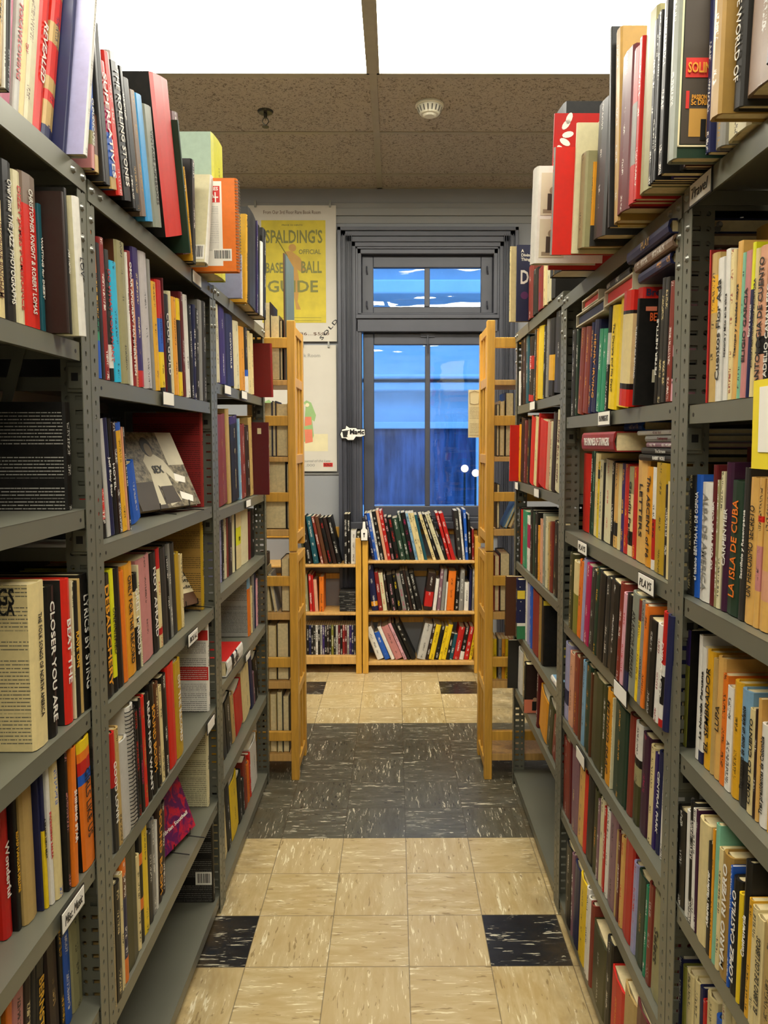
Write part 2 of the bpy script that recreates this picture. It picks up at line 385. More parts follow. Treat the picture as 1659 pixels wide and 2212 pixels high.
# back wall in strips round the window opening
OX0, OX1, OZ0, OZ1 = -.285, .63, .93, 2.70
b = MB(); b.box(-3.2, OX0, YB, YB+.25, 0, ZC+.2); b.box(OX1, 3.2, YB, YB+.25, 0, ZC+.2); b.box(OX0, OX1, YB, YB+.25, 0, OZ0); b.box(OX0, OX1, YB, YB+.25, OZ1, ZC+.2)
struct(b.obj('wall_back', M_['wall']))
struct(MB().box(-3.1, 3.1, YB-.012, YB, 2.93, 2.965).box(-3.1, 3.1, YB-.02, YB, 2.885, 2.93).box(-3.1, 3.1, YB-.006, YB, 2.84, 2.885).obj('trim_1', M_['wall_rail'], bevel=.002))
struct(MB().box(-3.1, -.40, YB-.02, YB, 0, .12).box(.745, 3.1, YB-.02, YB, 0, .12).obj('baseboard_back', M_['trim'], bevel=.004))
b = MB()
for z in (1.64, 1.25): b.box(-.95, -.40, YB-.008, YB, z, z+.012)
struct(b.obj('trim_2', M_['wall_rail']))
# ceiling: 2 x 4 foot lay-in tiles, three of the cells hold fluorescent troffers
RY = [.123 + .61*k for k in range(-10, 5)]; CX = [-.13 + 1.22*k for k in range(-3, 4)]
LAMPS = {(1, 8+1-0)}
b = MB()
lamp_cells = []
for i, x in enumerate(CX[:-1]):
    for j, y in enumerate(RY[:-1]):
        x1, y1 = CX[i+1], RY[j+1]
        is_l = (j == 10 and i in (1, 2, 3, 4)) or (j in (6, 2) and i in (2, 3))
        if is_l: lamp_cells.append((i, j)); continue
        if y > YB: continue
        b.add([(x, y, ZC), (x1, y, ZC), (x1, min(y1, YB), ZC), (x, min(y1, YB), ZC)], [(0, 3, 2, 1)])
struct(b.obj('ceiling', M_['ceil']))
b = MB(); W_ = .013
for x in CX: b.box(x-W_*1.3, x+W_*1.3, -5.5, YB, ZC-.006, ZC+.02)
for y in RY:
    if y < YB: b.box(-3.1, 3.1, y-W_, y+W_, ZC-.004, ZC+.02)
b.box(-3.1, 3.1, YB-.02, YB, ZC-.006, ZC+.02)
struct(b.obj('trim_3', M_['tbar']))
struct(MB().box(-3.2, 3.2, -5.5, YB+.1, ZC+.3, ZC+.32).obj('ceiling_void', M_['metal_shade']))
lamp_lab = {(2, 10): 'recessed fluorescent ceiling light left of the centre bar, cut by picture top', (3, 10): 'recessed fluorescent ceiling light right of the centre bar, cut by picture top'}
for i, j in lamp_cells:
    x0, x1, y0, y1 = CX[i]+.016, CX[i+1]-.016, RY[j]+.013, RY[j+1]-.013
    e = empty('ceiling_light', ((x0+x1)/2, (y0+y1)/2, ZC))
    w, h = (x1-x0)/2, (y1-y0)/2
    fr = MB(); fr.box(-w, w, -h, -h+.012, -.004, .09); fr.box(-w, w, h-.012, h, -.004, .09); fr.box(-w, -w+.012, -h, h, -.004, .09); fr.box(w-.012, w, -h, h, -.004, .09); fr.box(-w, w, -h, h, .085, .09)
    fr.obj('housing', M_['tbar'], e)
    MB().box(-w+.012, w-.012, -h+.012, h-.012, .004, .010).obj('diffuser', M_['diffuser' if j == 10 else 'diffuser_near'], e)
    tag(e, lamp_lab.get((i, j), 'recessed fluorescent ceiling light out of view over the aisles'), 'ceiling light', 'fluorescent troffers in the tiled ceiling')
# smoke detector and sprinkler
e = empty('smoke_detector', (.130, 1.014, ZC)); tag(e, 'round white smoke detector on the ceiling right of the centre bar', 'smoke detector')
MB().cyl((0, 0, -.014), .068, 'z', .014, 32).obj('base', M_['yellow_card'] if False else M_['plastic'], e, bevel=.003)
MB().cyl((0, 0, -.05), .045, 'z', .037, 32, .064).obj('body', M_['plastic'], e, bevel=.006)
b = MB()
for k in range(18):
    t = 2*math.pi*k/18; c, s_ = math.cos(t), math.sin(t)
    b.box(-.003, .003, -.001, .001, -.044, -.022); 
    for q in range(8):
        x, y, z = b.v[-8+q]; b.v[-8+q] = (c*(.0585 + (z+.03)*.45)-s_*x*1. , s_*(.0585+(z+.03)*.45)+c*x, z)
b.obj('vent_grille', M_['c_grey'], e)
MB().cyl((0, 0, -.058), .026, 'z', .010, 24, .036).obj('cap', M_['plastic'], e, bevel=.003)
e = empty('sprinkler_head', (-.663, 1.091, ZC)); tag(e, 'dark metal fire sprinkler head hanging from a ceiling tile', 'sprinkler')
MB().cyl((0, 0, -.010), .034, 'z', .010, 24, .040).obj('escutcheon', M_['dark_bolt'], e, bevel=.003)
MB().cyl((0, 0, -.035), .009, 'z', .026, 12).cyl((0, 0, -.072), .004, 'z', .008, 10).tube([(.009, 0, -.033), (.016, 0, -.05), (.004, 0, -.066)], .0025).tube([(-.009, 0, -.033), (-.016, 0, -.05), (-.004, 0, -.066)], .0025).obj('frame', M_['dark_bolt'], e)
MB().cyl((0, 0, -.076), .017, 'z', .003, 16).obj('deflector', M_['dark_bolt'], e)
# ------------------------------------------------------------------ window
wx0, wx1, wz1 = -.397, .743, 2.806
b = MB()
for k, (o, d) in enumerate([(.0, .055), (.022, .04), (.052, .028), (.085, .018)]):
    o2 = [.022, .052, .085, .112][k]
    b.box(wx0+o, wx0+o2, YB-d, YB, .0, wz1-o); b.box(wx1-o2, wx1-o, YB-d, YB, .0, wz1-o); b.box(wx0+o, wx1-o, YB-d, YB, wz1-o2, wz1-o)
for k in range(5):
    x = wx0+.03+k*.014; b.box(x, x+.004, YB-.046, YB, 0, wz1-.04); x = wx1-.03-k*.014; b.box(x-.004, x, YB-.046, YB, 0, wz1-.04)
b.box(wx0+.112, wx0+.125, YB-.01, YB+.06, OZ0, wz1-.112); b.box(wx1-.125, wx1-.112, YB-.01, YB+.06, OZ0, wz1-.112); b.box(wx0+.112, wx1-.112, YB-.01, YB+.06, wz1-.125, wz1-.11)
struct(b.obj('trim_4', M_['trim'], bevel=.003))
# frame: jambs, transom bar, fixed transom sash, tall lower sash, sill
def sash(name, x0, x1, z0, z1, y, st, rb, rtp, mull, dpt=.04, glass=True):
    e = empty(name, ((x0+x1)/2, y, z0)); e['kind'] = 'structure'
    X0, X1, H = x0-(x0+x1)/2, x1-(x0+x1)/2, z1-z0
    f = MB(); f.box(X0, X0+st, 0, dpt, 0, H); f.box(X1-st, X1, 0, dpt, 0, H); f.box(X0+st, X1-st, 0, dpt, 0, rb); f.box(X0+st, X1-st, 0, dpt, H-rtp, H); f.box(-mull/2, mull/2, .004, dpt-.006, rb, H-rtp)
    f.obj('window_frame', M_['trim'], e, bevel=.005)
    g = MB()
    for a, c in ((X0+st-.006, X0+st), (X1-st, X1-st+.006)): g.box(a, c, dpt*.5, dpt*.8, rb, H-rtp)
    g.obj('glazing_bead', M_['black'], e)
    n = N('old_window_glass', .02)
    gl = n.t.nodes.new('ShaderNodeBsdfGlossy'); gl.inputs['Roughness'].default_value = .015; gl.inputs['Color'].default_value = (1, 1, 1, 1)
    tr = n.t.nodes.new('ShaderNodeBsdfTransparent'); tr.inputs['Color'].default_value = (.93, .97, 1, 1)
    fr = n.t.nodes.new('ShaderNodeFresnel'); fr.inputs['IOR'].default_value = 1.55
    bp_ = n.t.nodes.new('ShaderNodeBump'); bp_.inputs['Strength'].default_value = .14; bp_.inputs['Distance'].default_value = .01
    Xg = n.sep(n.coord()); n.set(bp_.inputs['Height'], n.noise(n.comb(n.math('MULTIPLY', Xg[0], 3.), 0., n.math('MULTIPLY', Xg[2], 15.)), 1., 1)); n.t.links.new(bp_.outputs[0], gl.inputs['Normal'])
    mx = n.t.nodes.new('ShaderNodeMixShader'); n.t.links.new(n.math('ADD', fr.outputs[0], .03), mx.inputs[0]); n.t.links.new(tr.outputs[0], mx.inputs[1]); n.t.links.new(gl.outputs[0], mx.inputs[2])
    n.t.links.new(mx.outputs[0], n.t.nodes['Material Output'].inputs['Surface'])
    MB().box(X0+st-.003, -mull/2+.004, dpt*.6, dpt*.6+.003, rb-.003, H-rtp+.003).obj('glass_pane', n.m, e)
    MB().box(mull/2-.004, X1-st+.003, dpt*.6, dpt*.6+.003, rb-.003, H-rtp+.003).obj('glass_pane', n.m, e)
    return e
YS = YB+.05; k_ = (YS+2.694)/(YB+2.694)
def kx(x): return -.038+(x+.038)*k_
def kz(z): return 1.456+(z-1.456)*k_
t = sash('window_1', kx(-.247), kx(.588), kz(2.275), kz(2.64), YS, .075, .046, .075, .035)
MB().tube([(-.39, -.004, .30), (-.39, -.02, .27), (-.385, -.004, .25)], .005).tube([(-.39, -.004, .08), (-.39, -.02, .05), (-.385, -.004, .03)], .005).tube([(.385, -.004, .30), (.385, -.02, .27), (.39, -.004, .25)], .005).tube([(.385, -.004, .08), (.385, -.02, .05), (.39, -.004, .03)], .005).obj('window_catch', M_['trim'], t)
l = sash('window_2', kx(-.240), kx(.588), kz(.975), kz(2.155), YS, .070, .07, .075, .034)
MB().box(-.045, .045, -.012, .0, 1.165, 1.19).cyl((0, -.022, 1.178), .009, 'y', .022, 12).tube([(0, -.018, 1.17), (0, -.022, 1.12), (.004, -.018, 1.06)], .005).obj('sash_lock', M_['trim'], l)
b = MB(); b.box(OX0, kx(-.247), YB, YS+.06, OZ0, OZ1); b.box(kx(.588), OX1, YB, YS+.06, OZ0, OZ1); b.box(OX0, OX1, YB-.01, YS+.05, kz(2.155), kz(2.235)); b.box(OX0, OX1, YB-.025, YS+.05, kz(2.235), kz(2.262)); b.box(OX0, OX1, YB+.0, YS+.04, kz(2.262), kz(2.275)); b.box(OX0, OX1, YB, YS+.05, kz(2.64), OZ1)
b.box(OX0-.05, OX1+.05, YB-.06, YS+.08, .90, .945); b.box(OX0, OX1, YB+.01, YS+.05, .945, kz(.975))
struct(b.obj('trim_5', M_['trim'], bevel=.004))
# ------------------------------------------------------------------ the street outside: pale stone building at dusk
n = N('pale_stone_facade', .85); f = n.noise(n.coord(), 2.2, 5, .6); n.base(n.mix(f, (.52, .54, .55), (.78, .80, .81))); STONE = n.m
n = N('shop_glass_painted_sky', .35); Xs = n.sep(n.coord()); fs = n.noise(n.comb(n.math('MULTIPLY', Xs[0], 9.), 0., n.math('MULTIPLY', Xs[2], 1.2)), 1., 4, .6); n.base(n.mix(step(fs, .35, .7, n), (.02, .03, .06), (.10, .16, .30))); SKYGLASS = n.m  # blue of the reflected dusk sky is painted into the base colour
YO = 6.2
struct(MB().box(-9, 9, 2.7, 12, -.9, -.8).obj('street_ground', M_['c_grey']))
e = empty('stone_building', (0, YO, -.8)); tag(e, 'pale stone building across the street seen through the window', 'building')
b = MB(); b.box(-9, 9, .3, .6, 0, 9); 
for z, h, d in ((3.95, .16, -.15), (3.62, .06, 0.), (4.4, .10, -.02), (5.2, .2, -.2), (5.9, .08, 0), (6.3, .25, -.1), (2.86, .10, .02), (3.0, .05, -.05), (7.2, .3, -.2), (1.35, .16, -.05), (1.15, .12, .02)): b.box(-9, 9, d, .35, z, z+h)
b.obj('wall', STONE, e, bevel=.02)
b = MB()
for x0, x1, z0, z1 in ((-1.3, .93, 1.45, 2.42), (1.45, 2.6, 1.45, 2.42), (-4.5, -2.3, 1.45, 2.42)):
    MB().box(x0, x1, .16, .30, z0, z1).obj('shop_window', SKYGLASS, e)
    MB().box(x0-.09, x1+.09, .10, .32, z1, z1+.08).box(x0-.09, x1+.09, .08, .32, z0-.1, z0).box(x0-.12, x0, .10, .32, z0-.1, z1+.08).box(x1, x1+.12, .10, .32, z0-.1, z1+.08).obj('window_surround', STONE, e, bevel=.01)
for x, lab in ((1.02, 'glowing globe lamp outside, left of the pair'), (1.22, 'glowing globe lamp outside, right of the pair')):
    o = empty('globe_lamp', (.73 if x < 1.1 else .85, 5.6, 1.17 if x < 1.1 else 1.12)); tag(o, lab, 'lamp', 'globe lamps across the street')
    me = bpy.data.meshes.new('globe'); bm_ = bmesh.new(); bmesh.ops.create_uvsphere(bm_, u_segments=20, v_segments=12, radius=.042); bm_.to_mesh(me); bm_.free()
    for p in me.polygons: p.use_smooth = True
    link('globe', me, M_['street_lamp'], o)
    MB().cyl((0, 0, -1.9 if x < 1.1 else -1.85), .012, 'z', 1.85, 8).obj('post', M_['black'], o)
# ------------------------------------------------------------------ steel shelving bays
def holes(u0, u1, z0, z1, pitch, hl, ph=0.):
    """thin plate in (u,z) with columns of holes: hl = [(uc, ru, rz, square)]"""
    V = []; F = []
    hl = sorted(hl); cuts = [u0] + [(hl[i][0]+hl[i+1][0])/2 for i in range(len(hl)-1)] + [u1]
    nz = max(1, int(round((z1-z0)/pitch))); p = (z1-z0)/nz
    for c, (uc, ru, rz, sq) in enumerate(hl):
        a, b_ = cuts[c], cuts[c+1]
        for k in range(nz):
            zl, zh = z0+k*p, z0+(k+1)*p; zc = (zl+zh)/2; i = len(V)
            out = [(b_, zc), (b_, zh), (uc, zh), (a, zh), (a, zc), (a, zl), (uc, zl), (b_, zl)]
            if sq: inn = [(uc+ru, zc), (uc+ru, zc+rz), (uc, zc+rz), (uc-ru, zc+rz), (uc-ru, zc), (uc-ru, zc-rz), (uc, zc-rz), (uc+ru, zc-rz)]
            else: inn = [(uc+ru*math.cos(math.pi*q/4), zc+rz*math.sin(math.pi*q/4)) for q in range(8)]
            V += out+inn
            F += [(i+q, i+(q+1) % 8, i+8+(q+1) % 8, i+8+q) for q in range(8)]
    return V, F
DEP = .32
def steel_unit(side, y0, y1, levels, label, ztop, brace=False, zbase=0.):
    sx = -1 if side == 'L' else 1; XF = XL if side == 'L' else XR
    e = empty('steel_shelving_unit', (XF, (y0+y1)/2, 0)); yc = (y0+y1)/2
    tag(e, label, 'shelving unit', 'grey steel shelving bays along the aisle')
    PW = .034; FL = .052
    for near in (True, False):
        yo = (y0 if near else y1)-yc; s_ = 1 if near else -1
        for front in (True, False):
            d0 = 0. if front else DEP; ds = 1 if front else -1
            b = MB()
            V, F = holes(0, PW, zbase, ztop, .0254, [(PW*.5, .0035, .0048, False)])
            b.add([(sx*(d0), yo+s_*u, z) for u, z in V], F)
            V, F = holes(0, FL, zbase, ztop, .0254, [(.020, .0075, .0042, True), (.041, .0045, .0045, False)])
            b.add([(sx*(d0+ds*u), yo, z) for u, z in V], F)
            b.obj('post', M_['metal'], e, solid=.0016)
    ya, yb = y0-yc+.003, y1-yc-.003
    for k, z in enumerate(levels):
        b = MB(); top = k == 0
        L_ = .033
        V, F = holes(ya, yb, 0, DEP-.004, DEP, [(ya+(yb-ya)*(q+.5)/18, .0035, .0035, False) for q in range(18)])
        b.add([(sx*(.002+v), u, z-.001) for u, v in V], F)
        fy0, fy1 = (ya, yb) if not top else (ya-.0, yb+.0)
        fd = .0025 if not top else -.003
        b.box(sx*fd, sx*(fd+.0015), ya+(.033 if not top else 0), yb-(.033 if not top else 0), z-L_-(0.006 if top else 0), z-.0012)
        b.box(sx*(DEP-.004), sx*(DEP-.0055), ya, yb, z-L_, z-.0012)
        b.box(sx*.004, sx*(DEP-.006), ya+.002, ya+.0035, z-L_*.8, z-.002); b.box(sx*.004, sx*(DEP-.006), yb-.0035, yb-.002, z-L_*.8, z-.002)
        b.box(sx*(fd+.002), sx*(fd+.012), ya+.04, yb-.04, z-L_, z-L_+.0015)
        s = b.obj('shelf', M_['metal'], e)
        for yy in (ya+.05, yb-.05): MB().cyl((sx*(fd-.0003), yy, z-.018), .0036, 'x', sx*.0006, 10).obj('screw_hole', M_['black'], s)
        if not top:
            for yy, sg in ((y0-yc, 1), (y1-yc, -1)):
                c = MB(); c.box(sx*.006, sx*.040, yy+sg*.0012, yy+sg*.007, z-L_-.052, z-L_+.002); c.box(sx*.010, sx*.036, yy+sg*.0065, yy+sg*.011, z-L_-.046, z-L_-.006)
                c.obj('shelf_clip', M_['metal'], s, bevel=.002)
                MB().box(sx*.017, sx*.029, yy+sg*.0108, yy+sg*.0115, z-L_-.032, z-L_-.018).obj('clip_slot', M_['black'], s)
        else:
            for yy, sg in ((y0-yc, 1), (y1-yc, -1)):
                for oy, oz in ((.017, .017), (.056, .017), (.017, .068), (.017, .12)):
                    MB().cyl((-sx*.003 if oz < .03 else 0, yy+sg*oy, z-oz), .0075, 'x', -sx*.005, 12, .004).obj('bolt', M_['bolt'], s)
                for dz in (.025, .07): MB().cyl((sx*.06, yy+sg*.002, z-L_-dz), .006, 'y', sg*.005, 12, .0035).obj('bolt', M_['bolt'], s)
    MB().box(sx*(DEP+.002), sx*(DEP+.004), y0-yc, y1-yc, zbase+.02, ztop).obj('back_panel', M_['metal_shade'], e)
    if brace:
        b = MB(); pts = [(.055, 1.80), (.075, 1.80), (.30, 1.02), (.28, 1.02)]
        b.add([(sx*d, y1-yc-.012, z) for d, z in pts] + [(sx*d, y1-yc-.014, z) for d, z in pts], [(0, 1, 2, 3), (4, 7, 6, 5), (0, 4, 5, 1), (1, 5, 6, 2), (2, 6, 7, 3), (3, 7, 4, 0)])
        b.obj('diagonal_brace', M_['metal'], e)
    return e
LV = dict(L1=[1.93, 1.63, 1.34, .98, .70, .42, .06], L2=[1.92, 1.575, 1.267, .962, .657, .36, .06], L3=[1.925, 1.64, 1.247, .987, .695, .39, .05],
          R1=[1.89, 1.52, 1.185, .905, .628, .34, .06], R2=[1.885, 1.53, 1.194, .922, .628, .34, .05], R3=[1.905, 1.605, 1.295, .96, .675, .42, .05])
UN = {}
for k, y0, y1, lab in (('L1', -2.265, -1.336, 'nearest grey steel shelving bay on the left side of the aisle'), ('L2', -1.332, -.412, 'middle grey steel shelving bay on the left side of the aisle'), ('L3', -.408, .475, 'farthest grey steel shelving bay on the left side of the aisle'),
                   ('R1', -2.285, -1.356, 'nearest grey steel shelving bay on the right side of the aisle'), ('R2', -1.352, -.424, 'middle grey steel shelving bay on the right side of the aisle'), ('R3', -.420, .472, 'farthest grey steel shelving bay on the right side of the aisle')):
    UN[k] = steel_unit(k[0], y0, y1, LV[k], lab, LV[k][0]-.001, brace=k == 'L1')
# handwritten shelf labels: each belongs to the bay it is fixed to
def shelf_label(k, ya, yb, z0, z1, txt='', dx=.006):
    s = 'L' if k[0] == 'L' else 'R'; e = UN[k]; X = dx if s == 'L' else -dx
    w, h = abs(yb-ya), abs(z1-z0); m = (ya+yb)/2 - e.location.y
    mat = TR(X, m, min(z0, z1), math.pi/2 if s == 'L' else -math.pi/2)
    c = MB().box(-w/2, w/2, 0, .0015, 0, h).obj('label_card', M_['paper'], e, mat, bevel=.0006)
    MB().box(-w/2-.003, w/2+.003, .0008, .0028, -.003, h+.002).obj('label_holder', M_['black'], c)
    if txt: text_mesh('handwriting', txt, w*.8, h*.5, M_['black'], c, frame((0, -.0006, h/2), (1, 0, 0), (0, 0, 1)), bold=.0, shear=.25)
for a in (('L1', -1.525, -1.44, .664, .697, 'Misc. Music'), ('L2', -.927, -.845, 1.545, 1.574), ('L2', -.759, -.67, .925, .955, 'BIOS A-L'), ('L2', -.579, -.50, .622, .652), ('L2', -.646, -.561, 1.885, 1.915), ('L3', -.287, -.20, 1.612, 1.638), ('L3', -.021, .07, 1.612, 1.638), ('L3', .03, .11, 1.222, 1.246), ('L3', -.02, .06, .668, .69),
          ('R2', -.838, -.935, 1.497, 1.528, 'PLAYWRIGHTS'), ('R2', -.655, -.745, 1.160, 1.190, 'PLAYS'), ('R2', -1.165, -1.255, 1.158, 1.190, 'PLAYS'), ('R2', -1.01, -1.10, .884, .918), ('R2', -.67, -.755, .592, .624), ('R1', -1.391, -1.475, 1.852, 1.886, 'Travel'), ('R3', .104, .01, 1.574, 1.602), ('R3', .437, .36, 1.264, 1.292), ('R3', .002, -.085, 1.264, 1.292)):
    shelf_label(*a)

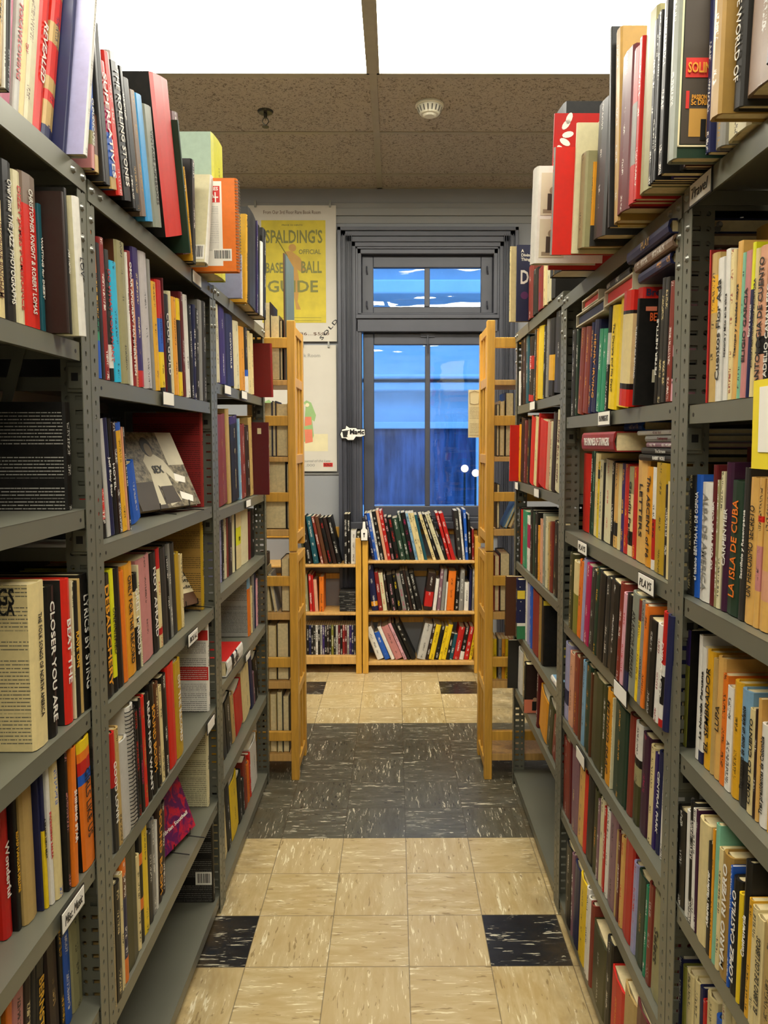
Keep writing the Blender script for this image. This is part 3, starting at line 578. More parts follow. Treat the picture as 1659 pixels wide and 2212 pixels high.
# ------------------------------------------------------------------ books on the shelves (metres x 1000 etc.: near edge, width, height, lean, overhang, colours)
BOOKS = '''@L10 L 1.93 the top of the left near bay
-1669 233 175 119 20 tan - - - - -
-1645 40 175 84 20 wht - - - m -
-1641 40 179 85 20 dgr - - - m -
-1637 80 189 104 20 blk ci - - m -
-1628 630 222 143 -8 mag - - - - -
-1565 194 230 161 -9 lgr red - - - TOKAWLOWING
-1545 139 232 174 -8 crm red - - - TJAV
-1531 534 270 187 -18 ivy brn - - - -
-1477 268 300 207 -20 brd wht - - - REVEALED
-1450 315 311 235 -17 tan - - .12:brd,.3:tan,.42:brd,.62:tan,.7:brd,.76:tan,.9:nav - -
-1417 120 330 220 0 nav - - - - -
-1404 130 335 220 30 lgr gry lav - - -
-1350 150 159 0 20 blu wht - .6:khk,.75:ros - CLOUDSCAPES
-1334 220 195 -20 20 brn - - .2:blk,.5:brn,.85:tan - -
@L20 L 1.92 the top of the left middle bay
-1311 120 263 -138 25 dgr - - - - -
-1298 267 266 -138 25 blk - - - - -
-1272 350 213 -230 25 blu wht - 0:red,.35:mag,.55:blu,.9:tan - SUPERLATIVES
-1237 292 242 -233 25 brd - - - - -
-1207 485 256 -236 25 blk wht - 0:lgr,.06:blk - *THE_ROLLING_STONES
-1158 166 252 -239 25 blk wht - - - -
-1141 374 241 -239 25 blk - - - - -
-1104 340 235 -242 25 tau - - - - -
-1069 440 243 -245 25 sky - - - - -
-1025 568 241 -248 27 ggr blk - - - VINTAGE_JUKEBOXES
-944 1400 332 -300 30 brd non blk - - -
-799 120 295 -300 40 dgn wht - - - N_Y
-786 659 320 -300 25 mar - - - m -
-720 117 222 -300 25 ylo - - - m -
-708 327 261 13 25 blk - - - m -
-675 273 262 300 50 wht - ivy - - -
@L30 L 1.925 the top of the left far bay
-578 318 247 -42 114 ora non ora - - -
-546 1400 380 -42 45 lem - min - - -
-196 104 140 0 45 lav - - - m -
-185 78 140 0 45 wht - - - m -
-114 247 298 79 45 ylo - - - m -
-89 353 263 76 33 ivy - - - m -
-53 1400 332 73 43 dgr - - - - -
88 120 335 72 45 pur - - - m -
101 471 325 70 45 blk - - - m -
148 396 275 70 50 wht - - - m -
188 632 335 77 51 blk - - - m -
@L11 L 1.63 the second shelf of the left near bay
-1634 374 165 -14 -10 crm brn - - - *JOSEPHINE_BINGHAM
-1596 303 226 -17 -10 blk wht - - - OverTime_THE_JAZZ_PHOTOGRAPHS
-1565 245 222 -17 -10 ivy red - - - *DIZZY_JAMES_POMERANCE
-1540 512 229 -20 -10 brd wht - 0:tau,.2:brd - *CHRISTOPHER_KNIGHT_&_ROBERT_LOMAS
-1489 125 196 -23 -10 tea wht - - - *WAITING_for_DIZZY
-1473 94 218 -38 22 dbr - dbr - - -
-1464 107 227 -38 22 blk wht - - - JAZZ_MASTERS
-1441 230 220 -67 32 wht blk ivy - - LOV
@L21 L 1.575 the second shelf of the left middle bay
-1275 190 278 -61 -8 ora blk blk .35:ylo,.6:grn,.75:blu - HUCK_HUNCH
-1256 187 250 -64 -8 blk - - - - -
-1237 261 265 -67 -8 dre wht - - - -
-1210 231 249 -70 -8 dgr red - .72:wht,.9:blk - DO_WHAT_YOU_WANT
-1187 398 234 -73 -8 cyn - - - - -
-1147 536 283 -75 -8 khk blk brn - - -
-1093 83 271 -78 -8 wht blk - - m -
-1084 246 277 -81 -8 dre wht - - - *OSCAR_ANDREW_HAMMERSTEIN
-1059 76 225 -84 -8 sal - - - m -
-1051 436 293 -86 -8 pur - - .88:red - -
-1007 550 296 -88 -8 lvw blk - - - -
-952 179 290 -91 -8 gry - - - m -
-934 418 247 -91 -8 ylo - - - - -
-891 398 259 -94 -8 yel blk - 0:red,.34:blu,.64:yel,.96:blk - -
-851 77 271 -74 -8 mar - - - m -
-843 414 237 -77 -8 blk wht - - - COOL_GOLD
-801 212 251 -77 -8 ivy - - - m -
-780 443 242 -80 -8 amb blk - - - -
-737 364 246 -80 -8 yel blk - 0:yel,.22:blk,.75:yel - -
-700 301 269 -84 -8 mar - - - - -
-670 432 268 -86 -8 wht blk - - - -
-626 368 249 -89 -8 blk wht - - - -
-589 192 259 0 -8 nav wht - - m -
-570 363 253 0 -8 blk wht - - m -
-533 359 283 0 -8 gry - - - m -
-497 487 287 0 -8 dgr - - - - -
@L31 L 1.64 the second shelf of the left far bay
-353 637 239 -70 -5 ivy blk - - - -
-289 881 245 -73 -5 pur - - - - -
-201 1303 235 -76 -5 nav wht - .6:nav - COWGIRLS
-70 895 232 -76 -5 ivy - - - - -
20 963 227 -79 -5 amb blk - - - -
117 602 237 -82 -5 blk wht - .65:blu,.75:wht m -
177 457 233 -72 -5 crm - - - m -
223 652 231 -72 -5 crm blk - - m -
409 312 216 -101 45 dre - dre - - -
@L22 L 1.267 the third shelf of the left middle bay
-1214 218 245 -117 -30 blk wht - .6:brd,.85:blk - -
-1192 184 236 -120 -30 lgr - - - - -
-1173 249 238 -123 -30 nav wht - - - *Jeff_Slay_Star
-1148 210 238 -126 -30 blk wht - - - HOTEL
-1126 191 231 -126 -30 dbr - - - - -
-1107 339 230 -129 -30 ylo blk - 0:blu,.07:ylo - -
-1073 63 223 -132 -30 sal - - - m -
-1066 95 223 -135 -30 blk wht - - m -
-962 579 140 -300 -57 blu - - - - -
@L32 L 1.247 the third shelf of the left far bay
-276 1400 295 -86 -20 rbr - - - - -
-128 455 321 -89 -20 tan - - - m -
-82 1400 297 -92 -20 blk - - 0:pur,.09:blk - -
62 339 295 -92 -20 lbl wht - - m -
96 880 273 -95 -20 rbr - - - m -
184 833 270 -98 -20 dbr - - - m -
268 582 305 -91 -20 tan - - - m -
327 120 289 -1 40 mar - mar - - -
@L13 L 0.98 the fourth shelf of the left near bay
-1557 504 260 -1 -11 crm blk crm - - THE_FOLK_SONGS_OF_NORTH_AMERICA
-1506 295 246 -2 -10 blk wht - - - CLOSER_YOU_ARE
-1447 285 247 -9 -9 brd wht dgr - - BEAT_THE
-1418 60 241 -9 -8 ivy - - - m -
-1412 195 237 -12 -8 blk ylo - - - RAVE_ON
-1392 106 239 -14 -8 tan - - - - -
-1381 334 244 -14 -7 blk wht - - - *LYRICS_BY_STING
@L14 L 0.7 the fifth shelf of the left near bay
-1626 328 221 -22 -57 ora - - - - -
-1592 230 215 -26 -48 red wht - - - Wonderful
-1569 115 219 -26 -41 blk ylo - - - ROAD_MANGLER_DELUXE
-1557 377 234 -29 -33 tan - - - - -
-1519 60 222 -32 -27 nav - - - m -
-1513 89 236 -36 -23 yel blk - 0:nav,.44:yel - A_BRAND_NEW_BEAT
-1503 120 235 -39 -19 wht red - - - SWINGING_SALSA
-1491 239 238 -38 -14 crm blu - - - -
-1467 135 240 -10 -8 blk ros - - - -
-1453 174 240 11 -3 ora wht - - - SHINING_STAR
-1410 507 237 -62 -2 ora blk blk 0:yel,.08:ora,.15:red,.25:blu,.33:ora - GIRLS_LIKE_US
@L15 L 0.42 the sixth shelf of the left near bay
-1663 381 209 0 -40 grn - - - - -
-1626 183 197 54 -40 ora - - - - -
-1607 393 197 52 -40 ros blk - - - -
-1568 232 196 52 -40 dbr - - - - -
-1544 118 194 49 -40 dgr - - - - -
-1532 301 200 57 -40 dgr ylo - - - *BERNSTEIN
-1481 423 195 -32 -40 dbr tan blk - - -
-1438 160 194 -34 -40 blk ylo - - - -
-1422 322 206 -34 -40 blu wht - - - -
-1389 461 207 -37 -40 khk blk - - - -
@L23 L 0.962 the fourth shelf of the left middle bay
-1277 493 241 -59 -9 blk amb - - - DEBAUCHERY
-1228 227 247 -62 -10 lem blk - .88:blk - UNFINISHED
-1205 357 244 -65 -11 blk - - - - -
-1169 274 233 -68 -12 ora - - - - -
-1141 566 240 -71 -14 amb blk amb - - ONLY_FOR_THE_RECORD
-1084 299 213 -75 -15 blk wht - 0:blk,.18:crm,.55:blk - *GREIL_MARCUS
-1054 80 229 -79 -15 ivy - - - m -
-1045 883 237 -82 -17 ros - - - - -
-957 504 238 -82 -19 blk wht - - - NOT_AFRAID
-906 294 243 -85 -20 crm red - 0:red,.2:crm,.8:red,.87:crm m GREEN
-876 514 239 -89 -21 dgr - - - - -
-824 167 212 -92 -22 blk - - - m -
-807 231 242 -95 -22 gry - - - m -
-783 399 239 -98 -23 dgr - - - - -
-743 423 206 -101 -24 mus - - - m -
-700 179 199 -65 -24 crm - - - m -
@L33 L 0.987 the fourth shelf of the left far bay
-191 298 220 0 -40 lav - - - m -
-161 373 220 0 -40 blk wht - - m -
-123 361 220 0 -40 ivy - - - m -
-87 287 206 0 -40 rbr - - - m -
-58 652 220 0 -40 dbr - - - m -
8 399 220 0 -40 ivy - - - m -
48 179 207 0 -40 blk - - - m -
66 1034 220 0 -40 crm blk - .3:lem,.6:crm - E
170 1400 220 0 -40 ivy - - - - -
311 426 193 0 -40 mar - - - m -
354 857 196 0 -40 blk wht - - m The_Leading
@L24 L 0.657 the fifth shelf of the left middle bay
-1271 248 241 -54 -1 dgr wht gry 0:red,.45:dgr - GOOD_LOVIN
-1246 235 242 -57 -2 tan blk - - - -
-1222 468 204 -59 -2 lgr - blk - - -
-1175 403 259 -62 -2 wht blk - - s -
-1134 272 235 -65 -3 blk red - - - -
-1107 183 252 -65 -3 blk mag - - m *CYNTHIA
-1088 256 251 -68 -3 brd - - - - -
-1062 307 248 -71 -3 blk wht - - - READ_NOT_WANT
-1031 357 261 -74 -3 blk amb - - - SOUND_BOOM
-995 320 250 -73 -3 brn - - .75:blk - -
-962 197 235 -76 -4 crm - - - m -
-942 442 249 -79 -4 blk wht - - - -
-897 616 260 -79 -4 brd - - - - -
-835 580 251 -82 -4 mus wht - - - OFF_THE_RECORD
@L34 L 0.695 the fifth shelf of the left far bay
231 523 237 -52 -30 ora blk lgr 0:lbl,.2:ora m -
284 317 190 0 -30 crm blk - - m -
316 424 226 0 -30 gry blk - - m -
358 348 225 0 -30 nav - - - m -
393 466 195 0 -30 pnk blk - - m -
@L25 L 0.36 the sixth shelf of the left middle bay
-1314 273 250 -7 1 tan blk - - - -
-1286 346 238 -10 0 blk - - - - -
-1251 153 243 -13 -2 crm - - - m -
-1235 277 257 -17 -3 nav wht - 0:ora,.12:brn,.3:nav,.8:ora - -
-1207 736 253 -21 -7 dol - - - - -
-1133 215 212 -24 -9 crm - - - m -
-1111 256 256 -24 -11 blk - - .2:ora,.3:blk,.6:ora,.7:blk - -
-1085 401 250 -27 -13 yel blk - - - -
-1045 328 215 -30 -14 dgr wht - - m -
-1011 261 231 -34 -16 gry wht - - m -
-985 121 213 0 -17 wht - - - m -
-972 360 243 24 -18 dbr amb - - - SOUND_BOOM
-936 321 226 24 -20 dbr - - - m -
@L35 L 0.39 the sixth shelf of the left far bay
-271 480 148 -194 -30 ylo - - - m -
-222 478 181 -198 -30 dgr - - - m -
-174 942 194 -202 -30 blk - - - m -
-79 498 183 -206 -30 tan - - - m -
-29 1400 168 -210 -30 red - - - m -
122 1400 210 -212 -30 crm - - - m -
267 568 214 -215 -30 nav - - - m -
325 264 140 -219 -30 mav - - - m -
351 886 192 -219 -30 blk - - - sm -
@L36 L 0.05 the bottom shelf of the left far bay
-274 862 192 -171 -30 crm blk - - m -
-187 696 245 -174 -30 blk - - - m -
-117 1211 214 -174 -30 yel - - - m -
4 709 188 -177 -30 blk - - - m -
76 334 140 -124 -30 dgr - - - m -
109 611 201 -129 -30 rbr amb - - m -
171 444 160 -134 -30 ora blk - - m -
216 279 185 -134 -30 brd - - - m -
244 1375 197 -139 -30 wht - - - m -
@R10 R 1.89 the top of the right near bay
-1818 406 150 -142 72 blk - - - - -
-1777 911 183 -91 53 lbr - - - - -
-1686 229 190 -57 58 dgr wht - - - THE_WORLD_OF
-1663 326 202 -49 76 gol - - - - -
-1629 725 164 -16 20 ivy - - - - -
-1557 271 185 -20 25 gry - - - - -
-1529 148 238 -20 32 nav - - - - -
-1505 342 255 -55 77 ggr wht dgn - - -
-1470 89 242 -58 45 brn - - - - -
-1461 210 248 -61 45 blk - - - - -
-1440 197 264 -64 72 blk wht - - - -
-1419 112 271 -67 45 pur red - - - -
-1408 120 263 -70 72 blk wht - - - -
-1396 83 262 -73 72 blk wht - - - -
-1387 145 260 -73 72 blk wht - - - -
-1372 614 291 -76 69 khk - - - - -
-1310 166 272 -79 72 red - - - - -
-1293 368 266 -82 72 red - - .35:gry,.75:red - -
-1256 748 286 -84 72 mar - - - - -
@R20 R 1.885 the top of the right middle bay
-1196 340 367 16 71 gol - - - - -
-1162 106 355 16 58 yel - - - - -
-1151 120 390 15 75 blk - - - - -
-1094 905 271 -127 72 dgr wht - - - -
-1003 72 174 -131 75 amb blk - .75:dgr m MEXI_ROLD
-996 564 199 -135 91 khk blk - - - -
-939 120 277 -135 100 ivy - - - - -
-926 120 231 -139 146 gry red brd - - -
-845 684 219 -152 170 wht - wht - - -
-776 120 360 -152 120 red non red - - -
-764 1400 401 -76 90 blk ylo - - m -
@R30 R 1.905 the top of the right far bay
-310 476 140 -13 10 dgr - - - m -
-262 695 140 -18 10 ivy blk - - m -
-192 629 140 -22 10 crm blk - - m -
-129 891 140 -22 10 dre blu - - m -
-39 1007 156 -27 10 blk wht - - m -
62 927 190 -31 10 rbr - - - m -
155 89 277 -35 52 nav wht nav - - DIVINE
164 148 275 -21 75 crm - - - - -
@R11 R 1.52 the second shelf of the right near bay
-1673 252 176 -38 -10 crm blk - - - -
-1647 187 177 -42 -10 blk wht - - u *ADELIO_CABALLERO
-1628 276 208 -42 -10 sal blk - .6:blk,.72:sal,.9:dbr u ANTOLOGIA_DE_CUENTO
-1600 107 209 -45 -10 crm blk - - u SENAS_PARTICULARES_ESCRITORA
-1589 102 220 -48 -10 nav wht - 0:lem,.3:nav u Estar_al_entonces
-1578 186 212 -46 -10 ros blk - - u *ELIGIO_GARCIA
-1559 99 213 -46 -10 mnt blk - - u -
-1549 170 233 -42 -10 cam blk - - u Tiempo_y_realidad_maya
-1532 157 227 5 -10 crm - - - - -
-1516 153 232 1 -10 wht blk - - u Historia_y_Mito_en_la_obra
-1500 43 223 -2 -10 lgr - - - m -
-1495 269 225 -2 -10 wht blk - - u *Cuentos_Flor_Ada
-1468 253 238 -6 -10 tan blk - .15:ylo,.4:tan u -
-1442 47 247 -9 -10 red - dre - m -
@R21 R 1.53 the second shelf of the right middle bay
-1305 203 203 -65 -5 pnk blk - .25:blk,.5:pnk,.6:blk,.8:pnk - -
-1285 268 220 -69 -5 rbr wht - - u -
-1257 200 232 -72 -5 dgr - - - - -
-1237 192 235 -72 -5 dgr - - - - -
-1217 192 217 -75 -5 blk wht - - u *PETER_NETTLE
-1142 142 213 -109 15 blk wht blk - - THEORY_OF_BEYOND
-1128 400 238 -112 5 red - red - - -
-1087 642 241 -115 15 cam - - 0:brd,.17:blk,.2:crm,.8:blk,.85:brd - -
-1023 897 247 -115 -5 yel - - - m -
-932 637 239 -118 -5 yel blk - - - The_Disciple_and_His_Devil
-868 274 246 -121 -5 blk wht - .25:lgr,.55:blk m -
-841 376 199 -125 -5 grn wht - - m -
-803 408 204 -129 -5 grn wht - - m -
-761 485 233 -133 -5 nav amb - - - *HENRY_IRVING
-713 307 233 -136 -5 nav amb - - m -
-681 574 228 -140 -5 rbr amb - - - -
-624 578 234 -143 -5 rbr amb - - - -
-565 274 239 -54 -5 dgn - - - m -
-538 512 243 -37 -5 blk wht - - m *O'NEILL
@R31 R 1.605 the second shelf of the right far bay
-376 1342 251 -85 -5 dgr wht - - - -
-241 875 248 -85 -5 blk - - .47:ylo,.8:blk - -
-153 426 258 -77 -5 gry blk - - m -
-111 483 242 -79 -5 blk wht - - m -
-62 1014 252 -79 -5 yel - - - - -
40 282 255 -81 -5 amb blk - - m -
68 449 255 -84 -5 dgr wht - - m -
114 1030 240 -87 -5 blk wht - .3:red,.5:blk,.9:red - *NUREYEV
217 534 260 0 -5 tea - - - m -
271 694 260 0 -5 dbr - - - m -
340 530 260 0 -5 blk - - - m -
394 463 140 0 -5 wht - - - m -
@R12 R 1.185 the third shelf of the right near bay
-1691 249 219 -38 -20 crm blk - - m -
-1666 193 219 -38 -20 ivy blk - - - -
-1646 288 218 -41 -20 cam blk - .6:sal,.8:cam - -
-1617 146 219 -41 -20 cam blk - .1:cam,.25:brd,.29:cam,.45:ros,.75:cam - -
-1602 309 218 -44 -20 cam blk - - u UN_HEROISMO_SECRETO
-1571 173 232 -47 -20 dgr wht - - u Sacrificio_y_Recompensa
-1553 441 210 -50 -20 dgn ora - - u LA_ISLA_DE_CUBA
-1509 212 238 -44 -20 dpu wht - - u *CARPENTIER
-1487 120 223 -37 -20 ivy blk - - - -
-1475 84 209 -14 -20 khk - - - m -
-1466 170 233 -14 -20 mar wht - - u LO_QUE_VI_EN_CUBA
-1448 464 202 -12 -20 wht gry - - - ALBA_DE_AMERICA
-1402 226 214 0 -20 blu wht - - u *el_tabano_BERTHA_H._DE_OSPINA
-1379 357 212 7 -20 dgr - - - - -
@R22 R 1.194 the third shelf of the right middle bay
-1280 191 187 -12 -14 crm - - - m -
-1261 185 180 -16 -16 blk wht - - m -
-1242 700 220 -19 -19 mus blk mus - - -
-1171 241 210 -23 -22 wht blk - .5:red,.9:wht m -
-1147 439 210 -27 -24 amb blk - - - The_ASCENT_of_F6
-1103 757 225 -31 -28 cam blk - - - LETTERS
-1026 336 206 -35 -31 red ylo - - m EJ_PLAYS
-992 409 205 -39 -33 crm blk - 0:khk,.3:crm,.72:blk,.88:crm - Gandhi_Party
-951 377 210 -43 -35 red ylo - - m The_Guardsman
-913 295 211 -47 -37 pur ylo - - m -
-883 296 209 -51 -38 crm - - - m -
-853 407 209 -55 -40 cam blk - .7:blk,.86:cam m -
-812 276 213 -58 -41 blk wht - - m *EDWARD_ALBEE
-784 744 215 -61 -44 ivy red - - - -
-709 237 206 -65 -46 blk - - - m -
-687 408 213 -65 -47 ivy blk - - - -
-646 204 208 -66 -49 yel - - .1:blk,.22:yel m -
-626 415 230 -69 -51 crm amb - - - -
-584 320 246 -72 -53 dgn mnt - - m SOUTHERNISTS
-552 179 245 -75 -53 dgn - - - m -
-533 854 227 -35 -53 brd - - - - -
@R32 R 1.295 the third shelf of the right far bay
-360 805 255 -139 -5 ivy mar - - - DUFFIE_BULL_COPY
-279 605 253 -141 -5 dbr - - - m -
-218 312 226 -144 -5 ivy - - - m -
-186 549 227 -148 -5 sal - - - m -
-131 1367 229 -150 -5 brd - - - - -
6 255 263 -153 -5 red - red - m -
32 604 251 -153 -5 crm - - - m -
93 843 252 -155 -5 brd - - - m -
178 646 245 -114 -5 blk ylo - - m -
243 648 244 -90 -5 mar pnk - - m -
308 800 256 -90 -5 dbr - - - m -
388 399 233 -57 -5 amb - - - m -
428 116 231 -57 30 brd - - - m -
@R13 R 0.905 the fourth shelf of the right near bay
-1735 225 177 0 -20 crm - - - m -
-1712 271 163 0 -20 cam blk - - m -
-1685 265 187 -4 -20 ylo blk - - - -
-1659 229 150 -4 -20 wht blk - - u Tres_presidentes_de_Colombia
-1636 89 182 -9 -20 cam - - - - -
-1626 78 163 -14 -20 dbr - - - m -
-1618 177 159 -19 -20 crm blk - - u COMO_LO_CUENTO
-1600 300 180 -19 -20 lbl blk - .6:dgr u Tres_maneras_de_tocar_un_elefante
-1570 263 184 -24 -20 ylo blk - - u -
-1543 204 168 -29 -20 wht blk - - u -
-1522 174 182 -33 -20 ora blk - - - -
-1504 240 204 -37 -20 cam blk - - u LUPA
-1480 131 196 -27 -20 tan - - - - -
-1467 280 203 -27 -20 ylo blk - - u EL_SEMBRADOR
-1438 183 203 -30 -20 wht blk - .9:nav u La_Novela_Peruana
-1420 126 220 -30 -20 wht - - - m -
-1367 189 216 -41 -20 olv - blk 0:pur,.3:olv - -
-1348 48 208 0 -20 crm - - - m -
@R23 R 0.922 the fourth shelf of the right middle bay
-1341 222 221 -86 9 nav - - - - -
-1319 217 222 -90 9 red wht - .45:wht,.55:blk,.8:wht,.93:red - DYING_ACTS
-1297 266 193 -94 9 wht - - - - -
-1270 540 191 -97 9 blk - - - - -
-1215 187 213 -101 9 ora blk - - m -
-1196 201 217 -105 9 gry blk - - m -
-1176 168 216 -105 9 yel blk - 0:rbr,.2:yel m THE_ANTIPHON
-1158 483 222 -109 9 ggr blk - - - AN_ACTOR_PREPARES
-1110 366 211 -114 9 blk - - .8:nav - -
-1073 263 208 -118 8 pnk red - - m Redefining_Celebrity
-1046 268 226 -122 8 rbr - - - m -
-1019 760 217 -126 7 blk wht - - - -
-942 380 217 -130 6 dgr wht - - m -
-904 650 217 -133 6 blk - - - - -
-839 300 225 -136 5 dgn ylo - - m -
-808 498 211 -135 4 dgr - - - - -
-758 512 216 -137 4 mag wht - - m SELECTED_PLAYS
-706 284 227 -137 4 lav - - - m -
-677 444 215 -139 4 ora blk - - m -
-633 518 203 -77 4 crm - - .45:olv m -
-580 469 218 -64 4 dol crm - - m *LANDRU_SAGAN_CHABROL
@R33 R 0.96 the fourth shelf of the right far bay
-320 820 237 -124 -10 blk - - - - -
-238 443 233 0 -10 rbr ylo - - m -
-193 278 228 0 -10 tan - - - m -
-165 460 242 0 -10 ivy blk - - m -
-119 446 248 -3 -10 ggr - - - m -
-74 504 226 -6 -10 sal - - - m -
-23 389 197 -9 -10 amb - - - m -
16 591 242 -12 -10 blk wht - - m GALLO
75 426 237 -12 -10 dgn - - - m -
118 580 241 -15 -10 blk - - - m -
176 660 211 -18 -10 wht - - .15:mag,.58:wht m -
243 1038 223 -20 -10 grn - - - m -
347 401 222 0 -10 red - - - m -
387 528 228 0 -10 blk wht - - m *MARCO_POLO
@R24 R 0.628 the fifth shelf of the right middle bay
-1258 216 210 -57 -22 wht - - - - -
-1236 219 215 -60 -21 nav wht - - - CENTRAL_PARK
-1213 150 205 -64 -20 pur - - - m -
-1198 279 210 -68 -19 crm - - - - -
-1170 463 218 -68 -17 dpu mag - - - -
-1123 414 227 -71 -15 khk blk - 0:wht,.34:blk,.42:khk,.6:dol - -
-1081 352 232 -74 -13 rbr - - - - -
-1046 72 223 -72 -12 dgn - - - m -
-1038 948 225 -75 -10 dgn amb - - - -
-943 60 228 -78 -8 ivy - - - m -
-936 460 236 -80 -7 amb blk - - - METHOD_ISAAC
-890 276 235 -83 -6 dol - - - m -
-862 1042 232 -85 -6 dol - - - - -
-758 146 228 -87 -6 brn - - - m -
-743 524 239 -89 -6 dgn amb - - - -
-690 353 237 -89 -6 lbl blk - - m AMERICAN_THEATRE
-654 331 240 -75 -6 brn - - - m -
-621 609 225 -75 -6 rbr amb - - - -
-559 551 218 -79 -6 sal blk - - m -
-504 560 231 -67 -6 lav - - .6:nav,.8:lav m -
@R34 R 0.675 the fifth shelf of the right far bay
-106 458 233 -42 -10 blk - blk - - -
-60 470 235 -42 -10 gol blk - - m -
-12 1284 234 -45 -10 dre - - - - -
117 507 245 -13 -10 blu - - - m -
168 526 237 -16 -10 lav - - - m -
221 399 245 -18 -10 wht - - - m -
261 498 238 -18 20 nav - - .75:dgn - -
311 145 243 -21 60 dbr amb brn - - -
@R14 R 0.628 the fifth shelf of the right near bay
-1781 297 215 -20 0 cam - - - m -
-1751 231 199 -24 0 crm blk - - - -
-1728 285 176 -28 0 tan blk - - - -
-1699 186 171 -28 0 crm blk - - u EL_LIBRO_DE_LOS_LIBROS
-1680 147 176 -32 0 crm blk - - - -
-1665 110 180 -37 0 ylo blk - - - -
-1653 165 228 -35 0 blk wht - - u Controversia
-1637 116 169 -18 0 yel - - - - -
-1625 224 182 -24 0 blk wht - - u *LOPEZ_CASTILLO
-1602 62 193 -26 0 blu - - - m -
-1595 290 201 -26 0 gol wht - - u *MARIO_RIVERO
-1566 127 199 -30 0 crm blk - - - -
-1553 129 231 -28 0 mnt - - - - -
-1539 64 215 -14 0 amb - - - m -
-1533 157 187 -14 0 blk wht - - u *Alberto_Masferrer
-1516 418 208 -15 0 crm - - - - -
-1474 76 213 0 -1 dpu - - - m -
-1466 127 209 -3 -1 wht blk - - m -
-1453 190 214 -6 -2 blk wht - - u -
-1434 148 191 -6 -3 wht - - - m -
-1418 478 175 -9 -4 blk wht - - - -
@R25 R 0.34 the sixth shelf of the right middle bay
-1278 568 222 -73 -14 khk blk - - - Select
-1221 287 221 -77 -13 rbr - - - - -
-1192 128 205 -80 -13 grn - - - m -
-1179 539 207 -80 -13 dgn - - - - -
-1124 277 211 -84 -12 lav red - - - -
-1096 619 237 -88 -12 red - - - - -
-1034 231 221 -73 -11 cam red - - m *OLIVIER
-1010 175 222 -76 -11 mar - - - m -
-993 133 217 -79 -11 tan - - - m -
-979 579 238 -83 -10 mav blk - - - -
-921 267 228 -86 -10 wht blk - - m OUR_THEATRE
-893 175 224 -89 -10 red - - - m -
-876 343 232 -89 -9 ivy blk - - m *BEN_JONSON
-841 184 217 -92 -9 mav - - - m -
-822 364 228 -95 -9 dol amb - - m -
-785 660 238 -98 -8 blk - - - - -
-719 323 230 -101 -8 brd - - - m -
-686 585 236 -104 -8 cam pur - - - -
-627 724 244 -21 -7 mav - - - - -
-554 164 248 0 -7 mar - - - m -
-538 896 227 8 -7 rbr - - - - -
@R35 R 0.42 the sixth shelf of the right far bay
-348 859 140 -238 -10 rbr - - - m -
-262 894 170 -241 -10 dol - - - m -
-172 1400 156 -241 -10 amb - - - m -
-16 323 204 -104 -10 mar - - - m -
136 385 194 -91 10 blk - dbr - - -
175 1400 184 -91 -10 crm - - - m -
339 904 179 -94 -10 wht blk - - sm -
430 101 210 -71 30 dgr - - - m -
@R26 R 0.05 the bottom shelf of the right middle bay
-1309 526 250 -67 5 dgr - - - - -
-1256 745 250 -71 5 mar - - - - -
-1181 799 228 -74 5 tan blk - - - -
-1101 932 193 -77 5 brd amb - - - -
-1007 428 243 -81 5 blk wht - - - -
-964 1236 193 -84 4 dol - - - - -
-840 254 232 -84 4 rbr - - - m -
-814 226 234 -87 4 wht - - - m -
-791 215 248 -91 4 wht - - - m -
-769 698 242 -94 4 yel blk - - - -
-699 624 241 -97 4 nav - - - - -
-636 215 245 -43 4 mav - - - m -
-615 713 244 -43 4 blk wht - - - -
@R15 R 0.34 the sixth shelf of the right near bay
-1596 516 210 0 -31 crm - - - - -
-1544 116 214 0 -24 ivy - - - - -
-1532 241 174 0 -24 blu - - - - -
-1507 368 187 0 -24 crm - - - - -
-1470 115 161 0 -24 red - - - m -
-1458 142 175 0 -24 nav - - - m -
-1444 279 171 0 -24 crm blk - - - -
-1415 326 162 0 -24 crm blk - - - -
-1382 161 157 0 -24 olv - - - m -
-1366 186 164 -4 -24 nav - - - m -
-1347 38 193 0 -24 mar - - - m -
@B11 B 0.7 the top shelf of the right wooden bookcase
-176 156 316 -176 0 nav - - - m -
-160 189 317 -177 0 blu - - - m -
-141 134 323 -177 0 wht - - - m -
-128 268 327 -178 0 blk wht - - m -
-98 178 335 -184 0 sal - - - m -
-80 222 333 -184 0 red - - - m -
-58 244 295 -185 0 blk pnk - - m CLOSEUP_MAGIC
-31 283 291 -192 0 blk red - - m -
-1 361 285 -197 0 dgn - - - m Classic
39 220 320 -203 0 dgn wht - - m -
63 280 321 -208 0 blk mag - - m -
95 163 318 -214 0 lbl - - - m -
114 187 319 -222 0 crm - - - m -
133 175 321 -222 0 crm - - - m -
153 175 309 -230 0 tea - - - m -
207 191 317 -306 0 crm - - - m -
232 127 319 -306 0 blk - - - m -
255 276 320 -332 0 ivy blk - - m -
288 106 330 -345 0 blk wht - - m -
302 173 324 -269 0 red - - - m -
324 260 321 -269 0 red wht - - m BOUND_TO_PLEASE
361 280 329 -96 0 dgr wht - - m -
392 134 333 -95 0 wht - - - m -
408 180 335 -58 0 blu wht - - m -
430 157 304 -46 0 blk - - - m -
448 135 215 -16 0 dre - - - m -
@B12 B 0.394 the middle shelf of the right wooden bookcase
-183 406 292 -119 0 nav wht - .8:amb,.9:nav m THE_MAGIC_MENU
-140 248 249 -119 0 dre wht - - m -
-113 270 243 -127 0 ivy red - - m -
-81 134 234 -135 0 dbr - - - m -
-61 379 230 -150 0 blk pnk - - m *HOUDINI
-18 244 238 -171 0 blk yel - - m -
11 266 238 -184 0 gry mag - - m -
